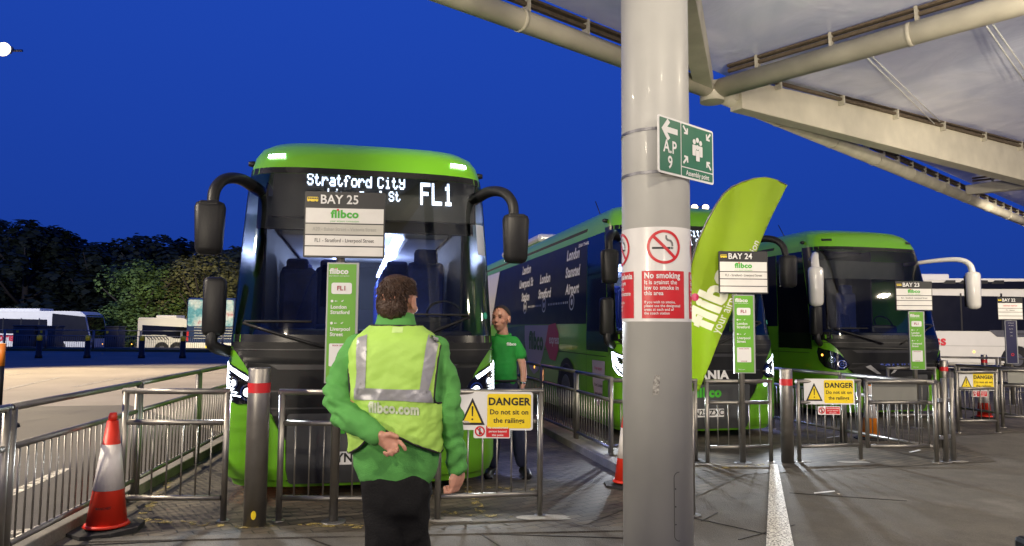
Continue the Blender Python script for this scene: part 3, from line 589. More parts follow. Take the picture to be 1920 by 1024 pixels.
rr = nt.nodes.new('ShaderNodeValToRGB'); rr.color_ramp.elements[0].position = .35; rr.color_ramp.elements[0].color = (.6, .64, .72, 1); rr.color_ramp.elements[1].position = .7; rr.color_ramp.elements[1].color = (.86, .88, .94, 1); nt.links.new(n.outputs['Fac'], rr.inputs[0]); nt.links.new(rr.outputs[0], b.inputs['Base Color'])
n3 = nt.nodes.new('ShaderNodeTexNoise'); n3.inputs['Scale'].default_value = .8; n3.inputs['Detail'].default_value = 3; n3.inputs['Distortion'].default_value = 1.2; nt.links.new(tc.outputs['Object'], n3.inputs[0])
bp = nt.nodes.new('ShaderNodeBump'); bp.inputs['Strength'].default_value = .35; bp.inputs['Distance'].default_value = .12; nt.links.new(n3.outputs['Fac'], bp.inputs['Height']); nt.links.new(bp.outputs[0], b.inputs['Normal'])
_b = nt.nodes['Principled BSDF']; _t = nt.nodes.new('ShaderNodeBsdfTranslucent'); _t.inputs[0].default_value = (.85, .9, 1, 1); _m = nt.nodes.new('ShaderNodeMixShader'); _m.inputs[0].default_value = .14
_o = [x for x in nt.nodes if x.type == 'OUTPUT_MATERIAL'][0]; nt.links.new(_b.outputs[0], _m.inputs[1]); nt.links.new(_t.outputs[0], _m.inputs[2]); nt.links.new(_m.outputs[0], _o.inputs[0])
ZM = ZC+.36
def panel(d1, d2, L1, L2, bulge, o1, o2):
    z = ZC+.36
    bm = bmesh.new(); n1, n2 = 26, 16; V = []
    for i in range(n1+1):
        r = i/n1; row = []
        for j in range(n2+1):
            t = j/n2; p = N+(d1*L1*(1-t)+d2*L2*t)*r; p.z = z+r*(o1*(1-t)+o2*t)+bulge*4*t*(1-t)*min(1, r*2)*r*2; row.append(bm.verts.new(p))
        V.append(row)
    for i in range(n1):
        for j in range(n2): 
            if i == 0: bm.faces.new((V[0][0], V[1][j], V[1][j+1])) if j == 0 else bm.faces.new((V[0][j], V[1][j], V[1][j+1]))
            else: bm.faces.new((V[i][j], V[i+1][j], V[i+1][j+1], V[i][j+1]))
    bmesh.ops.remove_doubles(bm, verts=bm.verts, dist=1e-4); cl('roof_panel', bm, mem, True)
F1 = lambda v: Vector((v.x, v.y, 0)).normalized()
panel(F1(e1), F1(g1), 24, 20, .25, .25, .6); panel(F1(g1), F1(p2), 22, 26, .45, .6, 1.15); panel(F1(p2), F1(g2_), 26, 34, .45, 1.15, 1.1); panel(F1(g2_), F1(e2), 34, 30, .1, 1.1, .3)
seamm = mat('roof_seam', (.7, .7, .68), .4)
for a, b_ in (((1625, 108), (1752, 232)), ((1634, 105), (1762, 228)), ((1850, 50), (1925, 158)), ((1862, 46), (1935, 150)), ((1330, 0), (1530, 95)), ((1360, 100), (1560, 30))):
    p, q = PZ(*a, ZC+.5), PZ(*b_, ZC+.5); cl('seam', T([p, q], .012, 6), seamm)
# ------------------------------------------------------------------ cones
def cone(px, py, h, label, col_=(.62, .03, .012), base=.22, rz=0.0, lean=(0, 0), bands=(.32, .72)):
    p = PZ(px, py); o = thing('traffic_cone', label, 'traffic cone', p, rz, 'traffic cones'); m = mat('cone_%d' % int(col_[1]*100), col_, .45, 0, .08, 8, .05, 40)
    ref = mat('cone_reflective', (.72, .68, .66), .35, 0, .1, 10, .15, 60)
    rb, rt = base*.62, .032; prof = lambda t: rb+(rt-rb)*t; z0 = .05; H = h-z0
    def seg(t0, t1, k=0.0): return T([(lean[0]*t*H, lean[1]*t*H, z0+t*H) for t in (t0, t1)], [prof(t0)+k, prof(t1)+k], 36)
    bm = seg(0, .93); tube(bm, [(lean[0]*H*.93, 0, z0+H*.93), (lean[0]*H*.94, 0, z0+H*.945), (lean[0]*H, 0, z0+H*.97), (lean[0]*H, 0, z0+H)], [rt*.85, rt*1.0, rt*1.02, rt*.75], 24); tube(bm, [(0, 0, z0), (0, 0, z0+.02)], [rb+.02, rb+.005], 36); link('cone_body', bm, m, o, False)
    link('reflective_sleeve', seg(*bands, .0025), ref, o, False)
    bm = bmesh.new(); n = 8; pts = []
    for k in range(8):
        a = R(22.5+45*k); pts.append((base*1.15*math.cos(a), base*1.15*math.sin(a)))
    bt_ = slab(pts, lambda a, b_, d=0: Vector((a, b_, .05*(.7+.25*math.sin(a*5))-d)), .04); link('base', bt_, rubber, o, False)
    return o
c1 = cone(199, 996, .91, 'tall red and white traffic cone on a black base by the left railings', base=.235, rz=R(12), lean=(.01, 0))
link('lettering', warp(text('MANCHESTER', .026, (.03, .2), bold=.01), lambda a, z: Vector(((.128-.02)*math.sin(a/.12), -(.133-.0)*math.cos(a/.12)-.0, z)), .02), ink, c1, False)
cone(1176, 912, .8, 'red and white traffic cone half hidden behind the column', base=.21)
cone(1633, 824, .8, 'orange and white traffic cone seen through the closed gate', col_=(.75, .22, .01), base=.2, bands=(.36, .98))
cone(1846, 786, .84, 'far red and white traffic cone behind the smallest danger sign', base=.19)
# orange topped marker post at the left picture edge and case at the right one
p = PZ(-6, 803); o = thing('marker_post', 'orange topped marker post on black base cut by the left edge', 'marker post', p)
link('base', T([(0, 0, 0), (0, 0, .05), (0, 0, .14), (0, 0, .3)], [.3, .29, .12, .06], 24), rubber, o, False); link('post', T([(0, 0, .3), (0, 0, .95)], .05, 20), blackpl, o, False); link('sleeve', T([(0, 0, .95), (0, 0, 1.3)], .053, 20), mat('orange_plastic', (.7, .2, .02), .5), o, False)
o = thing('suitcase', 'black suitcase corner cut by the right picture edge', 'suitcase', (3.22, 4.2, 0))
link('shell', B((0, 0, .22), (.46, .26, .36), bevel=.03), blackpl, o, False)
for x in (-.18, .18): link('wheel', T([(x, -.03, .03), (x, .03, .03)], .03, 14), rubber, o, False)
link('handle', B((0, 0, .415), (.16, .03, .03), bevel=.008), rubber, o, False)
p = PZ(1301, 967); o = thing('thin_post', 'thin steel post just right of the column foot', 'post', p); link('tube', T([(0, 0, 0), (0, 0, 1.06)], .014, 12), steel, o, False); link('base_plate', T([(0, 0, 0), (0, 0, .012)], .06, 16), steel_d, o, False)
# ------------------------------------------------------------------ feather flag
YF = 8.75
fp = Vector((PY(1297, 800, YF).x, YF, 0)); ff = thing('feather_flag', 'lime green feather flag on a thin pole between the column and the bay 24 sign', 'flag', fp)
def ff_pt(x, y, off=0.0):
    q = PY(x, y, YF); t = (x-1290)/190; v = (735-y)/400
    q.y += .08*math.sin(t*7+v*3.2)*min(1, 1.5-v) + .05*math.sin(t*13-v*5) - .04*math.sin(v*9+t*2) - off; return q
fpoly = [(1292, 735), (1291, 690), (1290, 640), (1290, 590), (1293, 540), (1299, 495), (1308, 455), (1321, 420), (1337, 390), (1355, 366), (1375, 350), (1396, 339), (1418, 333), (1440, 332), (1462, 336), (1480, 345), (1468, 370), (1448, 408), (1428, 448), (1408, 492), (1388, 540), (1368, 588), (1350, 635), (1335, 680), (1322, 715), (1314, 735)]
flagm = mat('flag_cloth', (.36, .52, .02), .6, 0, .07, 3, .3, 9); fm = flagm.node_tree; bb = fm.nodes['Principled BSDF']
tr = fm.nodes.new('ShaderNodeBsdfTranslucent'); tr.inputs[0].default_value = (.5, .75, .03, 1); ms = fm.nodes.new('ShaderNodeMixShader'); ms.inputs[0].default_value = .42; oo = [x for x in fm.nodes if x.type == 'OUTPUT_MATERIAL'][0]
fm.links.new(bb.outputs[0], ms.inputs[1]); fm.links.new(tr.outputs[0], ms.inputs[2]); fm.links.new(ms.outputs[0], oo.inputs[0])
bn = link('banner', patch(fpoly, lambda a, b_: ff_pt(a, b_), 8), flagm, ff, smooth=True); md = bn.modifiers.new('thick', 'SOLIDIFY'); md.thickness = .003
hem = [ff_pt(a, b_, .0) for a, b_ in fpoly[:16]]
link('pole', T([fp, fp+Vector((0, 0, .7))]+[h+Vector((-.012, 0, 0)) for h in hem[1:]], [.014, .014]+[.012]*10+[.007]*5, 10), steel_d, ff)
link('base_plate', B(fp+Vector((0, 0, .006)), (.3, .3, .012)), steel_d, ff)
ca, sa = math.cos(R(65)), math.sin(R(65))
def ftext(s, size, at, bold, ang, m, n, sx=1):
    ca, sa = math.cos(R(ang)), math.sin(R(ang)); b_ = text(s, size, (0, 0), 'LEFT', bold, sx)
    link(n, warp(b_, lambda a, z: Vector((a, z, 0)), 8) if False else warp(b_, lambda a, z: ff_pt(at[0]+a*ca-z*sa, at[1]-a*sa-z*ca, .012), 6), m, ff)
fw = mat('flag_print', (.78, .8, .66), .6)
ftext('flibco', 66, (1315, 612), .055, 67, fw, 'logo', .95)
ftext('your airport connection', 20, (1343, 624), .004, 67, fw, 'lettering', .95)
link('logo_dot', patch(circ(1305, 557, 7.5, 14), lambda a, z: ff_pt(a, z, .016), 30), magenta, ff)
# ------------------------------------------------------------------ coaches
HW = 1.275; DEP = .5; NEXP = 3.4
_tab = []
_s = 0; _pp = None
for i in range(0, 601):
    th = math.pi/2*i/600; p = (HW*math.sin(th)**(2/NEXP), DEP*(1-math.cos(th)**(2/NEXP)))
    if _pp: _s += math.hypot(p[0]-_pp[0], p[1]-_pp[1])
    _tab.append((_s, p[0], p[1])); _pp = p
SC = _tab[-1][0]
def plan(s):
    a = abs(s)
    if a >= SC: x, y = HW, DEP+a-SC
    else:
        lo, hi = 0, 600
        while hi-lo > 1:
            m_ = (lo+hi)//2
            if _tab[m_][0] <= a: lo = m_
            else: hi = m_
        (s0, x0, y0), (s1, x1, y1) = _tab[lo], _tab[hi]; t = (a-s0)/max(1e-9, s1-s0); x, y = x0+(x1-x0)*t, y0+(y1-y0)*t
    return (x if s >= 0 else -x), y
def interp(tb, z):
    if z <= tb[0][0]: return tb[0][1]
    for (a, u), (b_, v) in zip(tb, tb[1:]):
        if z <= b_: return u+(v-u)*(z-a)/(b_-a)
    return tb[-1][1]
INS = [(.12, .05), (.3, 0), (1.4, 0), (3.0, .06), (3.2, .08), (3.34, .11), (3.45, .16), (3.53, .25), (3.58, .38), (3.61, .6)]
RAK = [(.12, .1), (.3, .02), (.8, 0), (1.3, .02), (1.5, .06), (2.2, .2), (3.0, .4), (3.2, .46), (3.34, .53), (3.45, .64), (3.53, .78), (3.58, .98), (3.61, 1.3)]
def CS(s, z, off=0.0):
    def q(s_, z_):
        x, y = plan(s_); a = abs(s_); wt = 1 if a < SC-.3 else max(0, 1-(a-SC+.3)/2.2); i_ = interp(INS, z_)
        return Vector((x*(1-i_/HW), y+interp(RAK, z_)*wt, z_))
    p = q(s, z)
    if off:
        e = .01; n_ = (q(s+e, z)-q(s-e, z)).cross(q(s, z+e)-q(s, z-e)); n_.normalize(); p = p+n_*off
    return p
def cs(off): return lambda a, b_: CS(a, b_, off)
WS, WZ0, WZ1 = 1.36, 1.52, 3.13      # windscreen opening
glass = glass_mat('windscreen_glass', (.68, .72, .73), 1.5, .06)
blackgs = mat('black_screen_print', (.006, .006, .007), .28, 0, .1, 3, spec=.35)
seatm = mat('seat_fabric', (.015, .03, .17), .8, 0, .3, 30)
cabin = mat('cabin_trim', (.03, .03, .034), .6, 0, .1)
cabin_lit = mat('cabin_ceiling', (.55, .57, .6), .6, 0, .05)  # cabin light put into colour: pale when lit, dark trim when not
bluelight = mat('cabin_light', (.8, .85, 1), .5, emit=9, ecol=(.5, .6, 1))
tealm = mat('green_sticker', (.02, .3, .18), .5); bluedisc = mat('badge_navy', (.01, .02, .07), .4); lilac = mat('pale_lilac', (.42, .36, .46), .4, 0, .03)
def strip_shell(o, name, s0, s1, z0, z1, m, ns=24, nz=10, off=0):
    bm = bmesh.new(); V = [[bm.verts.new(CS(s0+(s1-s0)*i/ns, z0+(z1-z0)*j/nz, off)) for j in range(nz+1)] for i in range(ns+1)]
    for i in range(ns):
        for j in range(nz): bm.faces.new((V[i][j], V[i+1][j], V[i+1][j+1], V[i][j+1]))
    return bm
def coach(loc, yaw, label, lit=False, mirrors=None, livery=False, dest=None, seats=True, length=12.4, scale=(1, 1, 1), plate='', bag=False, mirror_style=0, hl_power=0):
    o = thing('coach', label, 'coach', loc, yaw, 'green coaches waiting in the bays'); o.scale = scale
    lk = lambda n, bm, m, p=None, smooth=False: link(n, bm, m, p or o, False, smooth)
    SE = SC+length-DEP
    cols = [0, .2, .4, .6, .8, .98, 1.1, 1.2, 1.3, WS, 1.4, 1.45, 1.5, 1.55, 1.6, SC, SC+.15, SC+.4, SC+.8]+[SC+1.2+(SE-SC-1.2)*k/10 for k in range(11)]
    cols = sorted({round(c, 4) for c in cols}); cols = [-c for c in cols[::-1] if c > 0]+cols
    rows = [.12, .2, .3, .5, .8, 1.1, 1.3, 1.42, WZ0, 1.8, 2.1, 2.4, 2.7, 2.9, WZ1, 3.2, 3.27, 3.34, 3.4, 3.45, 3.49, 3.53, 3.56, 3.58, 3.6, 3.61]
    V = {}; bm = bmesh.new()
    for i, s in enumerate(cols):
        for j, z in enumerate(rows): V[i, j] = bm.verts.new(CS(s, z))
    for i in range(len(cols)-1):
        for j in range(len(rows)-1):
            sm, zm = (cols[i]+cols[i+1])/2, (rows[j]+rows[j+1])/2
            if abs(sm) < WS and WZ0 < zm < WZ1: continue
            f = bm.faces.new((V[i, j], V[i+1, j], V[i+1, j+1], V[i, j+1])); f.smooth = True
    J = len(rows)-1; top = [V[i, J] for i in range(len(cols))]
    n = len(cols)
    for i in range(n//2): 
        q = [top[i], top[i+1], top[n-2-i], top[n-1-i]]; q = q[:3] if False else ([top[i], top[i+1], top[n-1-i]] if i+1 == n-2-i else q)
        bm.faces.new(q).smooth = True
    bm.faces.new([V[0, j] for j in range(J+1)]+[V[n-1, j] for j in range(J, -1, -1)])
    body = lk('body', bm, green)
    # black surround of the windscreen and driver's side windows
    fr = merge(strip_shell(o, '', -SC-.1, -WS, 1.42, 3.195, 0, 6, 12, .004), strip_shell(o, '', WS, SC+.1, 1.42, 3.195, 0, 6, 12, .004), strip_shell(o, '', -WS, WS, 1.42, WZ0, 0, 24, 2, .004), strip_shell(o, '', -WS, WS, WZ1, 3.195, 0, 24, 2, .004))
    frame_ = lk('windscreen_frame', fr, blackgs, smooth=True)
    lk('windscreen', strip_shell(o, '', -WS, WS, WZ0, WZ1, 0, 30, 14, .001), glass, smooth=True)
    for sg in (-1, 1):
        bm = strip_shell(o, '', sg*(SC+.12), sg*(SC+1.15), 1.25, 3.13, 0, 8, 10, .005); lk('side_window', bm, blackgl, smooth=True)
        lk('window_band', strip_shell(o, '', sg*(SC+1.17), sg*(SE-.8), 1.68, 3.13, 0, 10, 6, .005), navy if livery or True else blackgl, smooth=True)
    # nose
    hg = [(1.38, 1.45), (1.29, 1.4), (1.2, 1.33), (1.13, 1.26), (1.05, 1.15), (1.0, 1.02), (.97, .9), (.84, .79), (.78, .66), (.72, .58), (.72, .18)]; gp = hg+[(-a, b_) for a, b_ in hg[::-1]]
    gr = lk('grille', patch(gp, cs(.008)), greypl, smooth=True)
    lk('slot', merge(patch([(-.88, 1.245), (.88, 1.245), (.8, 1.2), (-.8, 1.2)], cs(.013)), patch(rect(-.9, .995, .9, 1.01), cs(.013)), patch(rect(-.86, .84, .86, .855), cs(.013)), patch(rect(-1.35, 1.375, 1.35, 1.385), cs(.013))), ink, gr)
    lk('lower_panel', patch(rrect(-.7, .16, .7, .8, .03), cs(.02)), greyplate, gr, True)
    lk('maker_lettering', warp(text('SCANIA', .17, (0, .93), bold=.05, sx=1.1), cs(.016)), chrome if not lit else white, gr)
    lk('logo', warp(text('flibco', .19, (0, .68), bold=.05), cs(.026)), green if not lit else mat('logo_green', (.06, .4, .03), .4), gr)
    if plate:
        lk('number_plate', patch(rrect(-.27, .33, .27, .45, .01), cs(.028)), white, gr); lk('plate_lettering', warp(text(plate, .115, (0, .39), bold=.03, sx=.95), cs(.031)), ink, gr)
    # bumper: a green roll standing proud below
    for sg in (-1, 1):
        bm = bmesh.new(); pts = [CS(sg*s, z, .0) for s, z in [(.86, .3)]+[(1.0+.12*k, .26) for k in range(8)]]
        hx = patch([(sg*a, b_) for a, b_ in [(.7, .2), (1.9, .2), (1.9, .8), (1.5, .86), (1.12, .87), (.96, .86), (.84, .77), (.77, .64), (.71, .56)]], cs(.022)); lk('bumper', hx, green, smooth=True)
        # headlamp
        hp = [(.94, .97), (1.0, 1.07), (1.1, 1.17), (1.24, 1.23), (1.5, 1.29), (1.54, 1.2), (1.48, 1.04), (1.36, .93), (1.18, .88), (1.02, .89)]
        h = lk('headlight', patch([(sg*a, b_) for a, b_ in hp], cs(.012)), blackgl, smooth=True)
        lens = []
        for s_, z_, r_ in ((1.07, .99, .075), (1.23, 1.07, .055)):
            lens.append(warp(ring2(sg*s_, z_, r_*.8, r_, 24), cs(.018), .03)); lens.append(warp(ring2(sg*s_, z_, r_*.3, r_*.42, 20), cs(.018), .03))
        lk('lens_ring', merge(*lens), chrome, h)
        if lit: each(lambda n_, b_, m_: lk(n_, b_, m_, h), 'lamp_lens', [patch(circ(sg*1.07, .99, .04, 16), cs(.019), .03), patch(circ(sg*1.23, 1.07, .03, 16), cs(.019), .03)], mat('dipped_lamp', (.9, .92, 1), .3, emit=7, ecol=(.8, .88, 1)))
        if lit:
            comb = [patch([(sg*a, b_) for a, b_ in [(1.06, 1.125), (1.22, 1.2), (1.48, 1.265), (1.48, 1.235), (1.23, 1.17), (1.08, 1.095)]], cs(.02))]
            for k in range(8):
                z_ = 1.195-.034*k; a1 = 1.465-.012*k-.0026*k*k; comb.append(patch([(sg*a, b_) for a, b_ in [(a1-.12, z_-.012), (a1, z_), (a1, z_+.012), (a1-.12, z_-.003)]], cs(.02)))
            comb.append(patch([(sg*a, b_) for a, b_ in [(1.47, 1.25), (1.5, 1.25), (1.45, 1.04), (1.32, .93), (1.24, .91), (1.26, .925), (1.42, 1.05)]], cs(.021)))
            lk('led_strip', merge(*comb), led, h)
            lk('fog_lamp', patch(circ(sg*.98, .8, .035, 14), cs(.03)), led)
            lk('marker_lamp', merge(*[patch(rect(sg*(1.02)+k*.034-.1, 3.3, sg*(1.02)+k*.034-.076, 3.34), cs(.012)) for k in range(6)]), led)
        else:
            lk('indicator', patch(circ(sg*1.4, 1.15, .022, 10), cs(.02)), amber, h)
            lk('marker_lamp', patch(rect(sg*1.02-.1, 3.3, sg*1.02+.1, 3.34), cs(.012)), blackgl)
        # wheels
        for y in (2.75, length-3.2):
            lk('wheel_arch', merge(patch([(sg*(SC-DEP+y+a), b_+.0) for a, b_ in [(.62*math.cos(R(18*k)), .42+.66*math.sin(R(18*k))) for k in range(11)]+[(-.62, .14), (.62, .14)]], cs(.012), .2)), ink)
            wt = lk('wheel', T([(sg*(HW-.28), y, .5), (sg*(HW-.26), y, .5), (sg*(HW+.0), y, .5), (sg*(HW+.028), y, .5)], [.42, .5, .5, .44], 32), rubber)
            lk('rim', T([(sg*(HW+.0), y, .5), (sg*(HW+.035), y, .5)], [.3, .27], 24), steel_d, wt)
        # side trim lines, repeaters
        lk('panel_line', merge(*[patch([(sg*a, b_) for a, b_ in q], cs(.006), .4) for q in ((rect(SC+.2, 1.17, SE-.5, 1.18)), (rect(SC+.1, .55, SE-.5, .56)), rect(SC+1.16, .2, SC+1.17, 1.6), rect(SC+4.1, .2, SC+4.11, 1.17), rect(SC+5.8, .2, SC+5.81, 1.17), rect(SC+7.4, .2, SC+7.41, 1.17))]), ink)
        for a in (SC+2.1, SC+4.6, SC+7.0): lk('side_marker', patch(circ(sg*a, .78, .03, 10), cs(.012)), amber)
        if mirrors == 'black' or mirrors is None:
            mm = blackpl
            arm = arc([(sg*1.1, .75, 2.98), (sg*1.24, .48, 3.04), (sg*1.36, .28, 3.0), (sg*1.43, .18, 2.88), (sg*1.44, .14, 2.72)], 5)
            lk('mirror_arm', T(arm, [.075-.02*i/len(arm) for i in range(len(arm))], 16, flat=.8), mm)
            b_ = bmesh.new(); box(b_, (sg*1.45, .1, 2.5), (.27, .17, .5), bevel=.06)
            for v in b_.verts: v.co.x = sg*1.45+(v.co.x-sg*1.45)*(.86+.3*(v.co.z-2.25)); 
            mh = lk('mirror', b_, mm, smooth=True); lk('mirror_cap', B((sg*1.45, .1, 2.7), (.2, .15, .1), bevel=.03), mm, mh); lk('reflector', B((sg*1.45, .19, 2.48), (.19, .012, .42), bevel=.004), chrome, mh)
        else:
            big = mirror_style
            arm = arc([(sg*1.1, .9, 2.93), (sg*1.4, .35, 2.98), (sg*1.6, .06, 2.97), (sg*1.7, -.06, 2.87), (sg*1.72, -.1, 2.7)], 5)
            lk('mirror_arm', T(arm, [.045+.03*i/len(arm) for i in range(len(arm))], 16, flat=.8), white_g)
            b_ = bmesh.new(); box(b_, (sg*1.72, -.1, 2.38), (.27, .2, .72), bevel=.08)
            for v in b_.verts: v.co.x = sg*1.72+(v.co.x-sg*1.72)*(.8+.28*(v.co.z-2.0))
            mh = lk('mirror', b_, white_g, smooth=True); lk('reflector', B((sg*1.72, .0, 2.36), (.21, .012, .58)), blackgl, mh)
        lk('camera_pod', T([(sg*1.16, .95, 3.3), (sg*1.2, .94, 3.3), (sg*1.25, .93, 3.3)], [.025, .035, .025], 12), blackpl)
    b_ = bmesh.new(); box(b_, (-1.42, .32, 1.78), (.2, .17, .56), bevel=.05); tube(b_, arc([(-1.42, .3, 1.56), (-1.42, .28, 1.42), (-1.3, .38, 1.36), (-1.2, .5, 1.36)], 5), .055, 12)
    lk('kerb_mirror', b_, blackpl, smooth=True)
    # wipers
    for a, b2 in (((-.25, 1.36), (-1.15, 1.62)), ((.15, 1.36), (1.0, 1.2+.5))):
        w1 = [CS(a[0]+(b2[0]-a[0])*t, a[1]+(b2[1]-a[1])*t, .035) for t in (0, .33, .66, 1)]
        wp = lk('wiper', T(w1, .014, 8), blackpl); lk('blade', T([CS(b2[0]*k, b2[1]+.02, .02) for k in (.45, .6, .8, 1.0)], .01, 8), rubber, wp)
    # roof unit
    b_ = bmesh.new(); box(b_, (0, length-4.2, 3.68), (1.9, 4.2, .2), bevel=.08); lk('roof_unit', b_, white_g, smooth=False)
    lk('aerial', T([(-.95, 1.8, 3.45), (-1.0, 2.0, 3.8)], .008, 6), blackpl)
    # cabin
    lk('cabin_floor', B((0, length/2+.3, 1.2), (2.3, length-2, .06)), cabin)
    lk('dashboard', merge(B((0, 1.02, 1.47), (2.25, .62, .2), bevel=.05), B((.62, 1.12, 1.62), (.62, .4, .2), bevel=.06), T(arc([(.88+.2*math.cos(a), 1.25+.1*math.sin(a), 1.74+.16*math.sin(a)) for a in [k*math.pi/6 for k in range(13)]], 2), .015, 8)), blackpl)
    lk('cabin_ceiling', B((0, length/2+.9, 3.28), (2.2, length-2.4, .04)), cabin_lit if lit else cabin)
    for sg in (-1, 1):
        lk('cabin_wall', B((sg*1.17, length/2+.8, 2.3), (.03, length-2.2, 2.0)), mat('cabin_wall_trim', (.02, .021, .025), .8, 0, .1))
        rk = lk('luggage_rack', B((sg*.82, length/2+1.0, 2.93), (.6, length-3.8, .24), bevel=.05), cabin_lit if lit else cabin)
        if lit: lk('light_strip', B((sg*.46, length/2+1.0, 2.86), (.14, length-4.4, .05)), bluelight, rk)
    lk('rear_wall', B((0, length-.6, 2.3), (2.3, .04, 2.1)), cabin)
    if seats:
        proto = None
        for r_ in range(6):
            for sx in (-.9, -.45, .45, .9):
                loc_ = (sx, 3.0+r_*.85, 1.25)
                if proto is None:
                    b_ = bmesh.new(); box(b_, (0, .1, .3), (.42, .45, .16), bevel=.05); box(b_, (0, .3, .75), (.42, .12, .85), bevel=.055); box(b_, (0, .28, 1.18), (.3, .12, .2), bevel=.05)
                    proto = lk('passenger_seat', b_, seatm); proto.location = loc_
                else:
                    c = proto.copy(); C.objects.link(c); c.parent = o; c.location = loc_
        b_ = bmesh.new(); box(b_, (.75, 1.95, 1.55), (.48, .48, .16), bevel=.05); box(b_, (.75, 2.18, 2.0), (.46, .13, .85), bevel=.06); box(b_, (.75, 2.18, 2.48), (.3, .12, .22), bevel=.05); lk('driver_seat', b_, seatm)
        b_ = bmesh.new(); box(b_, (-.8, 1.95, 1.5), (.46, .46, .16), bevel=.05); box(b_, (-.8, 2.18, 1.9), (.44, .13, .8), bevel=.06); lk('guide_seat', b_, seatm)
    if dest:
        lk('display_board', B((.08, .72, 2.96), (2.1, .05, .5), Matrix.Rotation(R(-12), 3, 'X')), blackpl)
        f = lambda off: (lambda a, b_: Vector((a, .69-off+(b_-2.86)*.21, b_)))
        d = [warp(ledtext_bm(dest[0], -.63, 3.07, .0124, .019, 1.25), f(.05), 5), warp(ledtext_bm(dest[1], -.42, 2.93, .0108, .0155, 1.2), f(.05), 5), warp(ledtext_bm(dest[2], .545, 2.92, .0205, .0345, 1.25), f(.05), 5)]
        lk('display_lettering', merge(*d), ledtext)
    lk('destination_shade', B((0, .98, 2.8), (2.3, .03, .36), Matrix.Rotation(R(-12), 3, 'X')), mat('sun_blind', (.035, .037, .04), .7))
    if lit:
        lk('disc_badge', patch(circ(1.56, 1.33, .05, 24, 0, .075), cs(.012), .03), bluedisc); lk('badge_ring', merge(warp(ring2(1.56, 1.33, .036, .045, 24), cs(.016), .03), patch(circ(1.56, 1.365, .009, 10), cs(.016), .03), patch(rect(1.546, 1.295, 1.574, 1.352), cs(.016), .03)), white)
        lk('window_sticker', patch(circ(1.22, 1.72, .035, 16), cs(.008), .05), tealm); lk('window_paper', patch(rrect(1.16, 2.35, 1.3, 2.68, .01), cs(.007), .05), mat('paper_blue', (.35, .38, .45), .5)); lk('dash_card', B((.35, .86, 1.62), (.22, .01, .09), Matrix.Rotation(R(-20), 3, 'X')), white)
        lk('number_card', patch(rect(.2, 1.545, .36, 1.58), cs(-.12), .1), white)
    if bag:
        bb_ = [patch([(-.95, .92), (-.6, 1.02), (-.2, .95), (.2, .98), (.35, .9), (.3, .78), (-.9, .78)], cs(.1), .08), patch([(-1.0, .9), (-.98, .93), (.36, .93), (.38, .88)], cs(.12), .08)]
        lk('bike_cover', merge(*bb_), blackpl, smooth=True); each(lk, 'cover_flash', [patch([(-.72, .95), (-.62, .98), (-.42, .82), (-.5, .82)], cs(.125), .08), patch([(-.22, .82), (-.14, .84), (0, .96), (-.08, .96)], cs(.125), .08)], mat('silver_print', (.3, .3, .31), .4))
    if livery:
        sf = lambda off: (lambda a, b_: CS(-(SC-DEP+a), b_, off))      # a = metres behind the front, left side
        def st(s_, size, y, z, m, n, off=.009, bold=.02, sx=.8, shear=.15):
            bm = text(s_, size, (0, 0), 'CENTER', bold, sx, shear); lk(n, warp(bm, lambda a, b_: CS(-(SC-DEP+y-a), z+b_, off), 9), m)
        for y, rows_ in ((2.55, ('London', 'Stansted', 'Airport')), (4.45, ('London', 'Stratford')), (6.1, ('London', 'Liverpool St', 'Station'))):
            for k, s_ in enumerate(rows_): st(s_, .26, y, 1.99+.31*(len(rows_)-k), white, 'route_lettering', sx=.95, bold=.035)
            lk('route_icon', merge(warp(ring2(-(SC-DEP+y), 2.07, .12, .15, 24), lambda a, b_: CS(a, b_, .009), .3), patch(circ(-(SC-DEP+y), 2.07, .06, 12), lambda a, b_: CS(a, b_, .009), .3)), white)
        lk('route_dots', merge(*[patch(rect(-(SC-DEP+y), 2.05, -(SC-DEP+y)+.05, 2.09), lambda a, b_: CS(a, b_, .009), 1) for y in [2.85+.115*k for k in range(12)]+[4.75+.115*k for k in range(10)]]), white)
        st('SCANIA TOURING', .08, 1.9, 3.04, white, 'model_lettering', sx=1, shear=.2)
        drop = [(4.05, 1.66), (6.05, 1.66), (6.0, 1.3), (5.8, .98), (5.5, .72), (5.15, .62), (4.8, .72), (4.5, .98), (4.2, 1.35)]
        lk('logo_drop', patch([(-(SC-DEP+a), b_) for a, b_ in drop][::-1], lambda a, b_: CS(a, b_, .008), .3), lilac); st('flibco', .5, 5.0, 1.32, mat('dark_green_ink', (.01, .1, .015), .4), 'logo', .011, .05, 1, 0)
        lk('magenta_drop', patch([(-(SC-DEP+a), b_) for a, b_ in [(4.1, 1.66), (3.55, 1.7), (3.3, 1.5), (3.3, 1.2), (3.5, .98), (3.9, 1.0), (4.3, 1.3)]][::-1], lambda a, b_: CS(a, b_, .0075), .3), magenta); st('express', .24, 3.6, 1.38, white, 'logo_lettering', .011, .02, .9, 0)
        lk('small_drop', patch([(-(SC-DEP+a), b_) for a, b_ in [(1.35, 1.1), (.75, 1.1), (.78, .75), (.95, .45), (1.05, .4), (1.2, .48), (1.32, .75)]][::-1], lambda a, b_: CS(a, b_, .012), .3), lilac)
        for k, s_ in enumerate(('Your airport', 'connection', 'from London', 'book online')): st(s_, .075, 1.05, .98-.13*k, magenta if k < 2 else ink, 'drop_lettering', .015, .01, .9, 0)
        lk('white_tail', patch([(-(SC-DEP+a), b_) for a, b_ in [(9.2, 3.12), (12.2, 3.12), (12.2, .3), (11.0, .3), (10.5, 1.0), (10.1, 1.6)]][::-1], lambda a, b_: CS(a, b_, .011), .5), white_g)
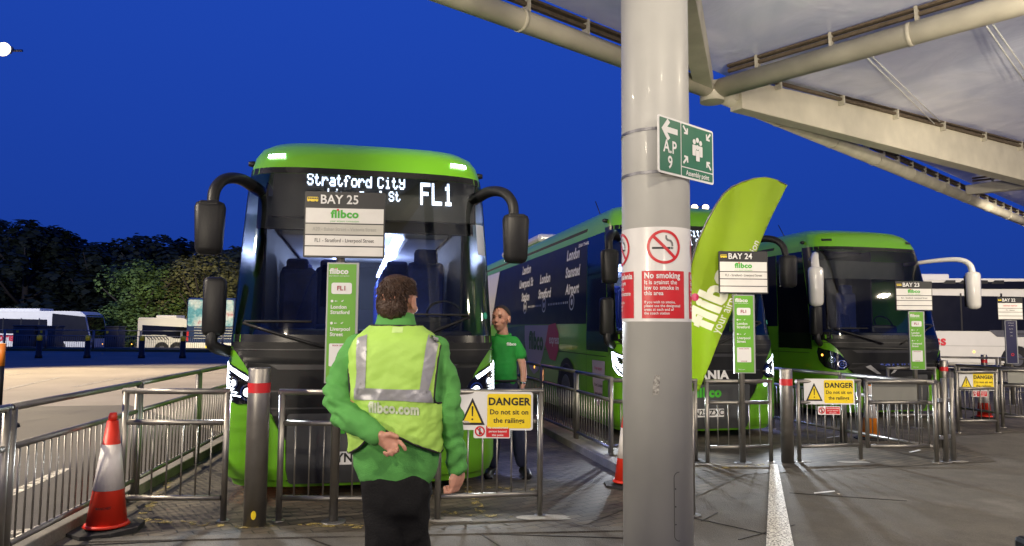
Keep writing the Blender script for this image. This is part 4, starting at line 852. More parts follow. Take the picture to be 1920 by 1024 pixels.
        lk('dark_green_swoosh', patch([(-(SC-DEP+a), b_) for a, b_ in [(6.0, 1.66), (7.8, 1.6), (10.2, 1.0), (10.6, .3), (6.3, .3), (5.9, .9)]][::-1], lambda a, b_: CS(a, b_, .0065), .5), mat('dark_green', (.012, .12, .02), .3, coat=.6))
    return o
def cloc(px_c, Y): return ((px_c-960)/F*Y, Y, 0)
YAW = R(12.5)
k1 = coach((-1.36, 6.72, 0), YAW, 'nearest green coach showing Stratford City FL1 behind the bay 25 sign', lit=True, dest=('Stratford City', 'Liverpool St', 'FL1'), plate='YN25 ZXB')
k2 = coach((2.85, 10.45, 0), YAW, 'green and navy coach with route lettering along its side behind the column', lit=True, livery=True, dest=('Stratford City', 'Liverpool St', 'FL1'), plate='YN25 ZXC')
k3 = coach((7.05, 13.1, 0), R(14), 'unlit green coach with white mirror arms behind the bay 23 sign', mirrors='white', bag=True, scale=(1, 1, 1.0))
def in_coach(o, p): return Vector(o.location)+Matrix.Rotation(o.rotation_euler.z, 3, 'Z') @ Vector(p)
for k in (k1, k2):
    for sg in (-1, 1):
        lamp('headlamp_beam', 'SPOT', in_coach(k, (sg*1.0, -.06, 1.08)), 260 if k is k2 else 90, (.85, .92, 1), in_coach(k, (sg*1.5, -4.5, 0)), .04, 95, .5)
    for y in (5.6, 8.6): lamp('cabin_lamp', 'POINT', in_coach(k, (0, y, 2.6)), 210, (.5, .6, 1), None, .15)
lamp('cab_lamp', 'POINT', in_coach(k1, (.1, 1.6, 2.6)), 2.5, (.8, .85, 1), None, .1)
lamp('sidelight_glow', 'SPOT', PY(1040, 640, 11.2), 12, (1, .4, .12), PY(1022, 740, 11.3), .08, 120, .8)
lamp('sidelight_glow', 'POINT', Vector((-2.95, 8.3, .85)), 5, (1, .28, .06), None, .05)
lamp('kerb_lamp', 'SPOT', in_coach(k1, (1.33, 1.3, 1.6)), 110, (.35, .42, 1), in_coach(k1, (2.0, 1.3, 0)), .05, 70, .6)
lamp('kerb_lamp', 'SPOT', in_coach(k2, (1.33, 1.3, 1.6)), 160, (.3, .38, 1), in_coach(k2, (2.3, 1.0, 0)), .05, 80, .6)
# ------------------------------------------------------------------ other coaches
def far_coach(loc, yaw, L, label, H=3.5, base=white_g, words=None, style='side', word_at=None):
    o = thing('coach', label, 'coach', loc, yaw); lk = lambda n, bm, m, p=None: link(n, bm, m, p or o, False)
    W2 = 1.25; bm = bmesh.new()      # front at +x
    prof = [(0, .3), (0, 1.2), (-.05, 1.5), (-.5, H-.35), (-.95, H-.05), (-1.4, H), (-L, H), (-L-.0, H-.2), (-L, .3)]
    A_ = [bm.verts.new((x, -W2*(.97 if z > H-.2 else 1), z)) for x, z in prof]; B_ = [bm.verts.new((x, W2*(.97 if z > H-.2 else 1), z)) for x, z in prof]
    bm.faces.new(A_); bm.faces.new(B_[::-1])
    for i in range(len(prof)): bm.faces.new((A_[i], B_[i], B_[(i+1) % len(prof)], A_[(i+1) % len(prof)]))
    bmesh.ops.recalc_face_normals(bm, faces=bm.faces); bmesh.ops.bevel(bm, geom=bm.edges[:], offset=.07, segments=3, affect='EDGES'); lk('body', bm, base)
    sd = lambda off: (lambda a, b_: Vector((a, -W2-off, b_)))
    for sg in (-1, 1):
        s2 = lambda off: (lambda a, b_: Vector((a, sg*(W2+off), b_)))
        lk('window_band', patch([(-L+.4, 1.62), (-2.4, 1.62), (-1.6, 1.35), (-.32, 1.35), (-.62, H-.75), (-L+.4, H-.6)], s2(.008), 9), navy if style != 'white' else blackgl)
        lk('window_post', merge(*[patch(rect(-L+.4+k*1.55, 1.62, -L+.46+k*1.55, H-.6), s2(.012), 9) for k in range(1, int(L/1.55)-1)]), ink)
        for x in (-2.6, -L+3.2):
            lk('wheel_arch', patch([(x+.6*math.cos(R(18*k)), .45+.62*math.sin(R(18*k))) for k in range(11)], s2(.006), 9), ink)
            wt = lk('wheel', T([(x, sg*(W2-.25), .5), (x, sg*(W2-.01), .5), (x, sg*(W2+.012), .5)], [.5, .5, .44], 24), rubber); lk('rim', T([(x, sg*W2, .5), (x, sg*(W2+.03), .5)], [.27, .24], 18), steel_d, wt)
        lk('panel_line', merge(patch(rect(-L+.4, 1.02, -1, 1.04), s2(.006), 9), patch(rect(-L/2, .4, -L/2+.02, 1.02), s2(.006), 9), patch(rect(-L/2-2.4, .4, -L/2-2.38, 1.02), s2(.006), 9)), inkgrey)
        for x in (-4.2, -6.2, -8.6): lk('side_marker', patch(circ(x, .8, .045, 8), s2(.01), 9), amber)
    fm_ = lambda a, b_: Vector((.012+interp([(1.2, 0), (1.5, -.05), (H-.35, -.5), (H-.05, -.95)], b_), a, b_))
    lk('windscreen', patch(rrect(-1.1, 1.25, 1.1, H-.3, .12), fm_, .2), blackgl)
    for sg in (-1, 1): lk('headlight', patch([(sg*.65, .7), (sg*1.1, .75), (sg*1.1, .98), (sg*.75, .9)], lambda a, b_: Vector((.012, a, b_)), 9), chrome)
    lk('roof_unit', B((-L*.55, 0, H+.1), (L*.35, 1.7, .22), bevel=.06), white_g)
    return o, lk, sd
# white coach at the right
pa_, pb_ = PZ(1700, 692), PZ(1925, 697); ang = R(-4)
o, lk, sd = far_coach((22.6, 29.2, 0), ang, 12.8, 'white coach with dark window band parked side-on at the right edge', H=3.72)
lk('lettering', warp(text('national', .55, (-8.5, 1.22), bold=.03), sd(.02), 9), mat('blue_ink', (.01, .03, .2), .4)); lk('lettering', warp(text('express', .55, (-6.15, 1.22), bold=.03), sd(.02), 9), mat('red_ink', (.6, .03, .05), .5))
lk('upper_stripe', patch([(-12.4, 3.3), (-.95, 3.3), (-.8, 3.5), (-1.4, 3.62), (-12.4, 3.42)], sd(.01), 9), navy); lk('roof_vents', merge(*[patch([(-5.3+.62*k, 3.5), (-4.8+.62*k, 3.5), (-4.8+.62*k, 3.64), (-5.15+.62*k, 3.64)], sd(.013), 9) for k in range(4)]), ink)
lk('model_panel', patch([(-3.6, 1.66), (-1.5, 1.66), (-1.9, 1.4), (-3.3, 1.4)], sd(.014), 9), steel_d); lk('model_lettering', warp(text('Caetano', .18, (-2.6, 1.53)), sd(.018), 9), ink); lk('swoosh', patch([(-1.0, .75), (-.02, .95), (-.02, .6), (-.7, .62)], sd(.012), 9), ink)
# left background coaches, across the yard
o, lk, sd = far_coach((PY(186, 640, 60).x, 60, -.8), R(-3), 12.6, 'white and navy coach behind the grey cabinets at the left', H=3.5)
lk('lettering', warp(text('national', 1.0, (-10.9, 1.3), bold=.03), sd(.02), 9), mat('navy_ink', (.02, .02, .12), .5)); lk('lettering', warp(text('express', 1.0, (-7.3, 1.3), bold=.03), sd(.02), 9), MATS['red_ink'])
lk('dark_front', patch([(-3.3, 1.0), (-.06, 1.0), (-.1, 1.5), (-.5, 3.05), (-3.3, 3.3)], sd(.013), 9), navy)
lk('white_pillar', patch([(-3.6, 1.4), (-3.3, 1.4), (-3.3, 3.1), (-3.75, 3.1)], sd(.015), 9), white_g)
o, lk, sd = far_coach((PY(372, 640, 58).x, 58.5, -.8), R(2), 4.6, 'small white minibus beside the coach with the mural rear', H=3.0, style='white')
lk('stripes', merge(*[patch([(-3.6+.25*k, 1.2), (-3.5+.25*k, 1.2), (-3.8+.25*k, 1.55), (-3.9+.25*k, 1.55)], sd(.012), 9) for k in range(7)]), ink)
# rear of a coach with a mural
p = PY(392, 660, 54); o = thing('coach', 'coach seen from behind with a blue mural and yellow number plate', 'coach', (p.x, 54, -.8), 0)
lk = lambda n, bm, m, p=None: link(n, bm, m, p or o, False)
lk('body', B((0, 5.5, 2.45), (3.7, 11, 4.1), bevel=.18), mat('coach_navy', (.02, .035, .09), .25, coat=.5)); lk('bumper', B((0, -.05, .8), (3.72, .3, .62), bevel=.08), white_g)
mu = ramp_mat('mural', [(.3, (.03, .12, .18)), (.45, (.1, .28, .36)), (.58, (.45, .5, .53)), (.66, (.3, .05, .08)), (.75, (.02, .05, .12))], .8, .3, .02, 5)
rf_ = lambda off: (lambda a, b_: Vector((a, -off, b_)))
lk('mural', patch(rrect(-1.72, 2.35, 1.72, 4.35, .15), rf_(.012), 9), mu); lk('vent_slats', merge(*[patch(rect(-1.2, 1.4+.2*k, 1.7, 1.45+.2*k), rf_(.014), 9) for k in range(5)]), inkgrey)
lk('number_plate', patch(rect(-.2, .68, .75, .9), rf_(.22), 9), yellow); lk('plate_lettering', warp(text('BX16 KLM', .17, (.27, .79), bold=.02), rf_(.225), 9), ink); lk('tail_light', patch(rect(-1.75, 1.2, -1.6, 2.0), rf_(.014), 9), mat('tail_red', (.4, .02, .02), .3))
# far fence, cabinets, short bollards
def far_fence(x0, x1, Y, label):
    a = PY(x0, 640, Y); b_ = PY(x1, 640, Y); L = b_.x-a.x
    o = thing('yard_fence', label, 'fence', (a.x, Y, .1), 0, 'panels of the yard fence'); lk = lambda n, bm, m: link(n, bm, m, o, False)
    for z, n in ((1.15, 'top_rail'), (.82, 'middle_rail'), (.12, 'bottom_rail')): lk(n, T([(0, 0, z), (L, 0, z)], .025, 8), steel_d)
    for x in (0, L): lk('post', T([(x, 0, 0), (x, 0, 1.17)], .035, 8), steel_d)
    bm = bmesh.new(); k = .12
    while k < L: tube(bm, [(k, 0, .12), (k, 0, .82)], .011, 5); k += .13
    lk('infill', bm, steel_d)
xsf = [-60, 9, 87, 176, 264, 341, 418, 500]; nm = ['cut by the left picture edge', 'in front of the left grey cabinets', 'in front of the far coach windscreen', 'before the single grey cabinet', 'before the lit bush', 'before the white minibus', 'running behind the nearest coach']
for a, b_, s_ in zip(xsf, xsf[1:], nm): far_fence(a, b_-2, 43, 'yard fence panel '+s_)
def cabinet(x0, x1, ytop, label):
    Y = 45.3; a = PY(x0, ytop, Y); b_ = PY(x1, ytop, Y); h = a.z+.0; W_ = b_.x-a.x
    o = thing('utility_cabinet', label, 'cabinet', ((a.x+b_.x)/2, Y, 0), 0, 'grey utility cabinets'); cm = mat('cabinet_grey', (.06, .062, .064), .6)
    link('box', B((0, 0, h/2), (W_, .9, h), bevel=.04), cm, o, False); link('lid', B((0, 0, h+.04), (W_+.08, 1.0, .08), bevel=.02), cm, o, False)
    dr = link('door', B((0, -.46, h/2), (W_*.86, .02, h*.85)), cm, o, False); link('warning_label', B((-W_*.28, -.475, h*.8), (.14, .01, .2)), yellow, dr, False); link('handle', B((W_*.3, -.48, h*.55), (.04, .03, .2)), blackpl, dr, False)
cabinet(34, 74, 612, 'widest grey cabinet at the left beyond the yard fence'); cabinet(80, 112, 613, 'grey cabinet in front of the navy and white coach window'); cabinet(204, 229, 614, 'single narrow grey cabinet before the lit tree')
for x, s_ in ((72, 'leftmost'), (163, 'second from left'), (265, 'third from left'), (342, 'rightmost')):
    p = PZ(x, 672); o = thing('short_bollard', s_+' of the four black bollards with yellow tops across the yard', 'bollard', p, 0, 'black bollards with yellow tops')
    link('post', T([(0, 0, 0), (0, 0, .16), (0, 0, .18), (0, 0, .84)], [.16, .15, .13, .115], 16), blackpl, o, False); link('cap', T([(0, 0, .84), (0, 0, 1.04), (0, 0, 1.09)], [.118, .118, .08], 16), yellow, o, False)
# lamps on masts
def mastlamp(px, py, Y, label, n=2, hd=.35, base_z=0, mx=.15):
    p = PY(px, py, Y); o = thing('floodlight_mast', label, 'lamp mast', (p.x+mx, Y+.5, base_z), 0); lk = lambda nm_, bm, m, pp=None: link(nm_, bm, m, pp or o)
    lk('mast', T([(p.x+mx, Y+.5, base_z), (p.x+mx, Y+.5, p.z+.1)], [.14, .08], 14), steel_d); lk('crossbar', T([(min(p.x-hd*n*.7, p.x+mx), Y+.5, p.z+.1), (p.x+hd*n*.7, Y+.5, p.z+.1)], .05, 8), steel_d)
    for k in range(n):
        x = p.x+(k-(n-1)/2)*hd*1.5; h = lk('floodlight', B((x, Y+.26, p.z+.02), (hd*.7, .3, .14), Matrix.Rotation(R(62), 3, 'X'), .03), steel_d); b_ = bmesh.new(); ellip(b_, (x, Y+.08, p.z-.02), (hd*.46, .09, hd*.42), None, 18); lk('lamp_glass', b_, warm, h)
mastlamp(3, 90, 26, 'tall floodlight mast at the left edge of the yard', 1, .62, 0, -1.3)
mastlamp(1303, 388, 48, 'floodlight mast rising behind the coach beside the column', 3, .5); mastlamp(998, 457, 60, 'distant floodlight mast seen over the roof of the second coach', 2, .5)
# ------------------------------------------------------------------ trees
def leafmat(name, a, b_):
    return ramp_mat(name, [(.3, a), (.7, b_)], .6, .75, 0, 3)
barkm = mat('bark', (.05, .04, .03), .9, 0, .2, 8, .4, 20)
def tree(x, y, z0, h, rad, label, m, n=5000, leaf=.3, grp=None, blobs=9, seed=1, low=.12, cname='tree', flat_=1.0):
    rr = random.Random(seed); o = thing(cname, label, 'tree' if cname == 'tree' else 'bush', (x, y, z0), 0, grp)
    bm = T([(0, 0, 0), (.1, 0, h*.25), (-.05, .1, h*.5), (.1, 0, h*.8)], [rad*.07, rad*.055, rad*.04, rad*.012], 10)
    for k in range(9):
        a = rr.uniform(0, 6.28); t = rr.uniform(.22, .6); e = Vector((math.cos(a)*rad*.7, math.sin(a)*rad*.7, h*(t+.28))); tube(bm, [(0, 0, h*t), e*.5+Vector((0, 0, h*t*.42)), e], [rad*.03, rad*.02, rad*.008], 6)
    link('trunk', bm, barkm, o, False)
    bl = []
    for k in range(blobs*3):
        a = rr.uniform(0, 6.28); q = rr.random()**.6*rad*.75; zc = h*rr.uniform(low+.1, .86); q *= (1-.55*max(0, (zc/h-.55)/.4)); bl.append((Vector((q*math.cos(a), q*math.sin(a)*flat_, zc)), rad*rr.uniform(.2, .36)))
    bl.append((Vector((0, 0, h*.88)), rad*.25))
    V = []; Fc = []
    for i in range(n):
        c, r = rr.choice(bl); d = Vector((rr.gauss(0, 1), rr.gauss(0, 1), rr.gauss(0, 1))).normalized(); p = c+d*r*rr.uniform(.75, 1.06); 
        if p.z < h*low*.5: continue
        if p.z > h: p.z = h-(p.z-h)*.4
        q = Euler((rr.gauss(0, .7), rr.gauss(0, .7), rr.uniform(0, 6.28))).to_matrix(); nn = (d+Vector((0, 0, .5))+Vector((rr.gauss(0, .4), rr.gauss(0, .4), rr.gauss(0, .4)))).normalized(); u, v = frame(nn); s = leaf*rr.uniform(.5, 1.15); k0 = len(V)
        V += [p-u*s*.5, p+v*s*.32-nn*s*.1, p+u*s*.55-nn*s*.15, p-v*s*.32]; Fc.append((k0, k0+1, k0+2, k0+3))
    me = bpy.data.meshes.new('crown'); me.from_pydata(V, [], Fc); me.materials.append(m); c = bpy.data.objects.new('crown', me); C.objects.link(c); c.parent = o
    return o
dark = leafmat('unlit_leaves', (.006, .012, .006), (.014, .024, .01)); litl = leafmat('lit_leaves', (.045, .09, .012), (.12, .19, .035)); litl2 = leafmat('lit_leaves_olive', (.075, .085, .02), (.17, .16, .055))  # near-black leaf colour stands in for lack of light; lit trees are paler
prof = [(-140, 400), (-70, 405), (0, 408), (55, 412), (95, 424), (140, 442), (180, 458), (225, 452), (262, 438), (300, 444), (345, 448), (395, 458), (440, 466)]
nmz = ['leftmost of the tall dark trees, outside the left edge', 'tall dark tree standing at the left picture edge', 'tall dark tree above the left coach roof', 'highest dark tree right of the left edge', 'dark tree with a ragged top above the left coach', 'dark tree where the skyline steps down', 'lowest dark tree in the dip of the skyline', 'dark tree right of the skyline dip', 'round topped dark tree behind the lit tree', 'dark tree above the middle of the lit tree', 'dark tree left of the coach mirror', 'dark tree seen below the coach mirror', 'dark tree at the edge of the nearest coach']
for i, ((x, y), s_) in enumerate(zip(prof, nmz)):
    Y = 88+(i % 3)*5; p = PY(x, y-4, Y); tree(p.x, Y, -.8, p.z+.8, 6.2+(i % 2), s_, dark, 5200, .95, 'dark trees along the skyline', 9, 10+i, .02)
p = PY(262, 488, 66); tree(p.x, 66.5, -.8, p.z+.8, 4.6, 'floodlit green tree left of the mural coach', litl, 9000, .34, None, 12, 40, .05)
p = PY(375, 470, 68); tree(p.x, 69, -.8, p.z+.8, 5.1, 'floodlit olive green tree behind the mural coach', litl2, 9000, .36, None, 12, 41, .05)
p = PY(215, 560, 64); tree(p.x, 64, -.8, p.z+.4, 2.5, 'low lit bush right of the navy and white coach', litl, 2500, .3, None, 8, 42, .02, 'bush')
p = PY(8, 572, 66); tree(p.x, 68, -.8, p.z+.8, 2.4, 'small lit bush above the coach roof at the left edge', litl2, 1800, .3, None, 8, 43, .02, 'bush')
# ------------------------------------------------------------------ people
def remesh(bm, voxel, smooth=2, wr=None):
    me = bpy.data.meshes.new('tmp'); bm.to_mesh(me); bm.free(); o = bpy.data.objects.new('tmp', me); C.objects.link(o)
    md = o.modifiers.new('r', 'REMESH'); md.mode = 'VOXEL'; md.voxel_size = voxel
    bpy.context.view_layer.update()
    m2 = bpy.data.meshes.new_from_object(o.evaluated_get(bpy.context.evaluated_depsgraph_get())); bpy.data.objects.remove(o); bpy.data.meshes.remove(me)
    b = bmesh.new(); b.from_mesh(m2); bpy.data.meshes.remove(m2)
    for _ in range(smooth): bmesh.ops.smooth_vert(b, verts=b.verts, factor=.5, use_axis_x=True, use_axis_y=True, use_axis_z=True)
    b.normal_update()
    if wr:
        mv = [(v, v.normal.copy()*wr(v.co)) for v in b.verts]
        for v, d in mv: v.co += d
    for f in b.faces: f.smooth = True
    return b
def caps(bm, pts, r, flat=None, n=20):
    # closed rounded tube through pts
    pts = [Vector(p) for p in pts]; r = list(r) if isinstance(r, (list, tuple)) else [r]*len(pts)
    t0 = (pts[0]-pts[1]).normalized(); t1 = (pts[-1]-pts[-2]).normalized()
    P_ = [pts[0]+t0*r[0]*k for k in (.97, .8, .45)]+pts+[pts[-1]+t1*r[-1]*k for k in (.45, .8, .97)]
    Q = [r[0]*k for k in (.2, .6, .89)]+r+[r[-1]*k for k in (.89, .6, .2)]
    tube(bm, P_, Q, n, True, flat or 1.0)
def stack(bm, rows, n=40, pw=2.4):
    R_ = []
    for (cx, cy, z, rx, ry) in rows:
        R_.append([bm.verts.new((cx+rx*math.copysign(abs(math.cos(a))**(2/pw), math.cos(a)), cy+ry*math.copysign(abs(math.sin(a))**(2/pw), math.sin(a)), z)) for a in [2*math.pi*k/n for k in range(n)]])
    for a, b_ in zip(R_, R_[1:]):
        for k in range(n): bm.faces.new((a[k], a[(k+1) % n], b_[(k+1) % n], b_[k]))
    bm.faces.new(R_[0][::-1]); bm.faces.new(R_[-1])
def wrinkle(amp, sc=9, seed=0, stretch=(1, 1, 1)):
    def f(p):
        q = Vector((p.x*sc*stretch[0]+seed, p.y*sc*stretch[1], p.z*sc*stretch[2])); a = noise.noise(q); b_ = noise.noise(q*2.1+Vector((5, 3, 1)))
        return amp*((1-abs(a)*2.4)*.8+(1-abs(b_)*2.4)*.35-.45)
    return f
def hand(bm, wrist, palm, knuck, side, fingers, thumb, r=.0098):
    # wrist->palm centre->knuckle centre; side: unit vector across the knuckles; fingers: list of 4 polylines offsets
    wrist, palm, knuck, side = map(Vector, (wrist, palm, knuck, side))
    for k in (-1.3, -.45, .45, 1.3): caps(bm, [wrist+side*k*.012, palm+side*k*.021, knuck+side*k*.021], [.019, .0185, .0135], None, 12)
    for f in fingers: caps(bm, f, [r, r*.97, r*.93, r*.85][:len(f)] if len(f) <= 4 else r, None, 12)
    caps(bm, thumb, [.0145, .0125, .0105][:len(thumb)], None, 12)
def head(bm, c, rot, s=1.0, face=True):
    # local: x right, y forward
    M = rot.to_3x3()
    def L(x, y, z): return Vector(c)+M @ Vector((x*s, y*s, z*s))
    ellip(bm, L(0, -.012, .022), (.074*s, .094*s, .092*s), rot); ellip(bm, L(0, .022, -.035), (.056*s, .068*s, .078*s), rot); ellip(bm, L(0, .045, -.082), (.03*s, .032*s, .026*s), rot)
    if face:
        caps(bm, [L(0, .083, .02), L(0, .1, -.018)], [.008*s, .0125*s]); ellip(bm, L(0, .098, -.022), (.017*s, .013*s, .01*s), rot)
        ellip(bm, L(0, .083, -.052), (.024*s, .012*s, .008*s), rot); ellip(bm, L(0, .079, -.064), (.02*s, .012*s, .008*s), rot)
        for k in (-1, 1): ellip(bm, L(k*.03, .075, .03), (.022*s, .014*s, .007*s), rot); ellip(bm, L(k*.043, .055, -.025), (.02*s, .022*s, .02*s), rot)
    for k in (-1, 1): ellip(bm, L(k*.078, -.005, -.008), (.009*s, .02*s, .032*s), Matrix(rot.to_3x3()) @ Matrix.Rotation(R(-12*k), 3, 'Y')); ellip(bm, L(k*.082, -.012, .005), (.007*s, .018*s, .022*s), rot)
    return L
I3 = Matrix.Identity(3)
# --- man in the vest, seen from behind
YA = 3.26
def A_(px, py, dy=0): return PY(px, py, YA+dy) if dy == 0 else Vector((PY(px, py, YA+dy)))
base = A_(742, 600); pa = thing('person', 'man seen from behind in a yellow reflective vest with one hand behind his back', 'person', (base.x, YA, 0))
lk = lambda n, bm, m, p=pa, smooth=False: link(n, bm, m, p, True, smooth)
def row(py, x0, x1, ry, dy=0.0):
    a, b_ = A_(x0, py), A_(x1, py); return ((a.x+b_.x)/2, YA+dy, a.z, (b_.x-a.x)/2, ry)
TR = [row(906, 682, 806, .095), row(893, 674, 814, .115), row(870, 665, 820, .128), row(840, 662, 823, .132), row(800, 660, 824, .132), row(760, 661, 827, .132), row(720, 660, 831, .134), row(685, 659, 834, .132), row(660, 660, 832, .122, -.004), row(642, 667, 823, .108, -.006), row(628, 682, 804, .09, -.004), row(616, 698, 788, .075, .0), row(606, 708, 779, .062, .006)]
def jacket_prims(bm, k=0.0, arms=True):
    stack(bm, [(a, b_, z, rx+k, ry+k) for a, b_, z, rx, ry in TR], 44, 2.5)
    if arms:
        caps(bm, [A_(672, 652), A_(650, 690, -.02), A_(634, 738, -.05)], [.064+k, .064+k, .063+k]); caps(bm, [A_(634, 738, -.05), A_(645, 775, -.11), A_(684, 802, -.17), A_(706, 816, -.192)], [.063+k, .061+k, .052+k, .047+k])
        caps(bm, [A_(816, 655), A_(832, 700, -.01), A_(842, 760, -.02)], [.063+k, .06+k, .056+k]); caps(bm, [A_(842, 760, -.02), A_(851, 810, .01), A_(857, 868, .05)], [.056+k, .052+k, .045+k])
        caps(bm, [A_(856, 852, .045), A_(858, 876, .055)], [.045+k, .044+k])
SWR = wrinkle(.012, 8.5, 3, (1, 1, 1))
def sleeve_wr(p):
    d = SWR(p); dl = abs(p.x-base.x); e = 0
    el = A_(640, 770, -.08); q = (p-el).length; e = max(0, 1-q/.2)
    return d*(.55+.7*max(0, min(1, (dl-.17)/.06)))+e*.009*math.sin((p.x*.5+p.z*1.0)*120+3*noise.noise(p*12)) + (.004*math.sin(p.z*95+4*noise.noise(p*9)) if dl > .24 and p.z < 1.3 else 0)
fleece = mat('green_fleece', (.085, .31, .065), .85, 0, .12, 14, .35, 260)
bm = bmesh.new(); jacket_prims(bm); jk = remesh(bm, .0085, 3, sleeve_wr)
# collar stands up around the neck
lk('jacket', jk, fleece)
cb = bmesh.new()
NR = 40
def collar_pts(r0, h, lean):
    out = []
    for k in range(NR):
        a = 2*math.pi*k/NR; c = A_(742, 606); out.append(Vector((c.x+(r0+lean)*math.cos(a)*1.12, YA+.004+(r0+lean)*math.sin(a), c.z-.012+h+.012*math.sin(a)*-1)))
    return out
prs = [collar_pts(.078, -.03, .018), collar_pts(.078, 0, .008), collar_pts(.078, .03, 0), collar_pts(.076, .052, -.002), collar_pts(.068, .055, -.002), collar_pts(.064, .03, -.002), collar_pts(.064, -.03, 0)]
VV = [[cb.verts.new(p) for p in q] for q in prs]
for a, b_ in zip(VV, VV[1:]):
    for k in range(NR): cb.faces.new((a[k], a[(k+1) % NR], b_[(k+1) % NR], b_[k]))
lk('collar', cb, fleece, smooth=True)
# vest: inflated torso trimmed at neck, armholes and the lifted hem
vm = bpy.data.materials.new('vest_fabric'); vm.use_nodes = True; nt = vm.node_tree; b = nt.nodes['Principled BSDF']; b.inputs['Base Color'].default_value = (.36, .6, .1, 1); b.inputs['Roughness'].default_value = .65
tc = nt.nodes.new('ShaderNodeTexCoord'); n = nt.nodes.new('ShaderNodeTexNoise'); n.inputs['Scale'].default_value = 9; n.inputs['Detail'].default_value = 5; n.inputs['Distortion'].default_value = .8; nt.links.new(tc.outputs['Object'], n.inputs[0]); bp = nt.nodes.new('ShaderNodeBump'); bp.inputs['Strength'].default_value = .35; bp.inputs['Distance'].default_value = .02; nt.links.new(n.outputs['Fac'], bp.inputs['Height']); nt.links.new(bp.outputs[0], b.inputs['Normal'])
piping = mat('black_piping', (.012, .012, .012), .7); reflec = mat('reflective_tape', (.33, .33, .35), .38, .25, .1, 30, .1, 160)
bm = bmesh.new(); jacket_prims(bm, .011, False)
vw0 = wrinkle(.0085, 7, 11, (1.1, 1, .75)); vw1 = wrinkle(.006, 15, 5, (.55, 1, 1.5)); vw = lambda p: vw0(p)+vw1(Vector((p.x+p.z*.5, p.y, p.z-p.x*.5)))*(1 if p.z < 1.32 else .4); vest = remesh(bm, .0085, 3, lambda p: vw(p)+.006)
def cut(bm, co, no):      # removes the side the normal points to
    bmesh.ops.bisect_plane(bm, geom=bm.verts[:]+bm.edges[:]+bm.faces[:], plane_co=co, plane_no=no, clear_outer=True)
xl, xr = A_(660, 690).x, A_(831, 690).x
zn = A_(742, 611).z; cut(vest, (0, 0, zn), (0, 0, 1))
# armholes: slanted planes, only above the waist
ARM = A_(742, 752).z
def region_cut(bm, pco, pno, cond):
    bmesh.ops.bisect_plane(bm, geom=bm.verts[:]+bm.edges[:]+bm.faces[:], plane_co=pco, plane_no=pno)
    pco, pno = Vector(pco), Vector(pno); kill = [f for f in bm.faces if (f.calc_center_median()-pco).dot(pno) > 0 and cond(f.calc_center_median())]
    bmesh.ops.delete(bm, geom=kill, context='FACES')
pL0, pL1 = A_(655, 636), A_(668, 752); pR0, pR1 = A_(829, 636), A_(817, 752)
for bot in (ARM,): bmesh.ops.bisect_plane(vest, geom=vest.verts[:]+vest.edges[:]+vest.faces[:], plane_co=(0, 0, bot), plane_no=(0, 0, 1))
region_cut(vest, pL0, (-(pL0.z-pL1.z), 0, (pL0.x-pL1.x)) if False else Vector((-(pL0.z-pL1.z), 0, -(pL1.x-pL0.x))), lambda c: c.z > ARM and c.x < base.x)
region_cut(vest, pR0, Vector(((pR0.z-pR1.z), 0, (pR0.x-pR1.x)*-1)), lambda c: c.z > ARM and c.x > base.x)
# hem on the back: from low left, up behind the hand, down to the right
h0, h1, h2, h3 = A_(652, 853, -.13), A_(676, 838, -.13), A_(708, 800, -.14), A_(824, 855, -.13)
HEM = [(h0.x-.3, h0.z), (h0.x, h0.z), (h1.x, h1.z), (h2.x, h2.z), (h3.x, h3.z), (h3.x+.3, h3.z)]
for (xa, za), (xb, zb_) in zip(HEM, HEM[1:]):
    gm = [v for v in vest.verts if xa-.03 < v.co.x < xb+.03 and v.co.z < max(za, zb_)+.05]; gs = set(gm); ge = [e for e in vest.edges if e.verts[0] in gs and e.verts[1] in gs]; gf = [f for f in vest.faces if all(v in gs for v in f.verts)]
    bmesh.ops.bisect_plane(vest, geom=gm+ge+gf, plane_co=(xa, 0, za), plane_no=Vector((zb_-za, 0, -(xb-xa))).normalized())
bmesh.ops.delete(vest, geom=[f for f in vest.faces if f.calc_center_median().z < interp(HEM, f.calc_center_median().x)-1e-5], context='FACES')
bmesh.ops.remove_doubles(vest, verts=vest.verts, dist=.0012)
left = set(vest.faces)
while left:
    f0 = left.pop(); isl = [f0]; st_ = [f0]
    while st_:
        f_ = st_.pop()
        for e in f_.edges:
            for g_ in e.link_faces:
                if g_ in left: left.discard(g_); isl.append(g_); st_.append(g_)
    if len(isl) < 400: bmesh.ops.delete(vest, geom=isl, context='FACES')
# piping along all open edges
bed = [e for e in vest.edges if len(e.link_faces) == 1]; pip = bmesh.new(); adj = {}
for e in bed:
    for v in e.verts: adj.setdefault(v, []).append(e)
seen = set()
for e in bed:
    if e in seen: continue
    chain = [e.verts[0], e.verts[1]]; seen.add(e)
    for end in (1, 0):
        while True:
            v = chain[-1] if end else chain[0]; nx = [x for x in adj[v] if x not in seen]
            if not nx: break
            seen.add(nx[0]); o_ = nx[0].other_vert(v)
            if end: chain.append(o_)
            else: chain.insert(0, o_)
    if len(chain) > 20:
        pts = [v.co.copy() for v in chain]; sm = [sum((pts[max(0, min(len(pts)-1, i+k))] for k in range(-5, 6)), Vector())/11 for i in range(0, len(pts), 4)]
        if (pts[0]-pts[-1]).length < .03: sm.append(sm[0])
        tube(pip, sm, .0052, 8)
me = bpy.data.meshes.new('v'); vest.to_mesh(me); vb = BVHTree.FromPolygons([v.co for v in me.vertices], [tuple(p.vertices) for p in me.polygons]); bpy.data.meshes.remove(me)
vo = lk('vest', vest, vm); md = vo.modifiers.new('thick', 'SOLIDIFY'); md.thickness = .003; md.offset = 0
lk('piping', pip, piping, sub(vo))
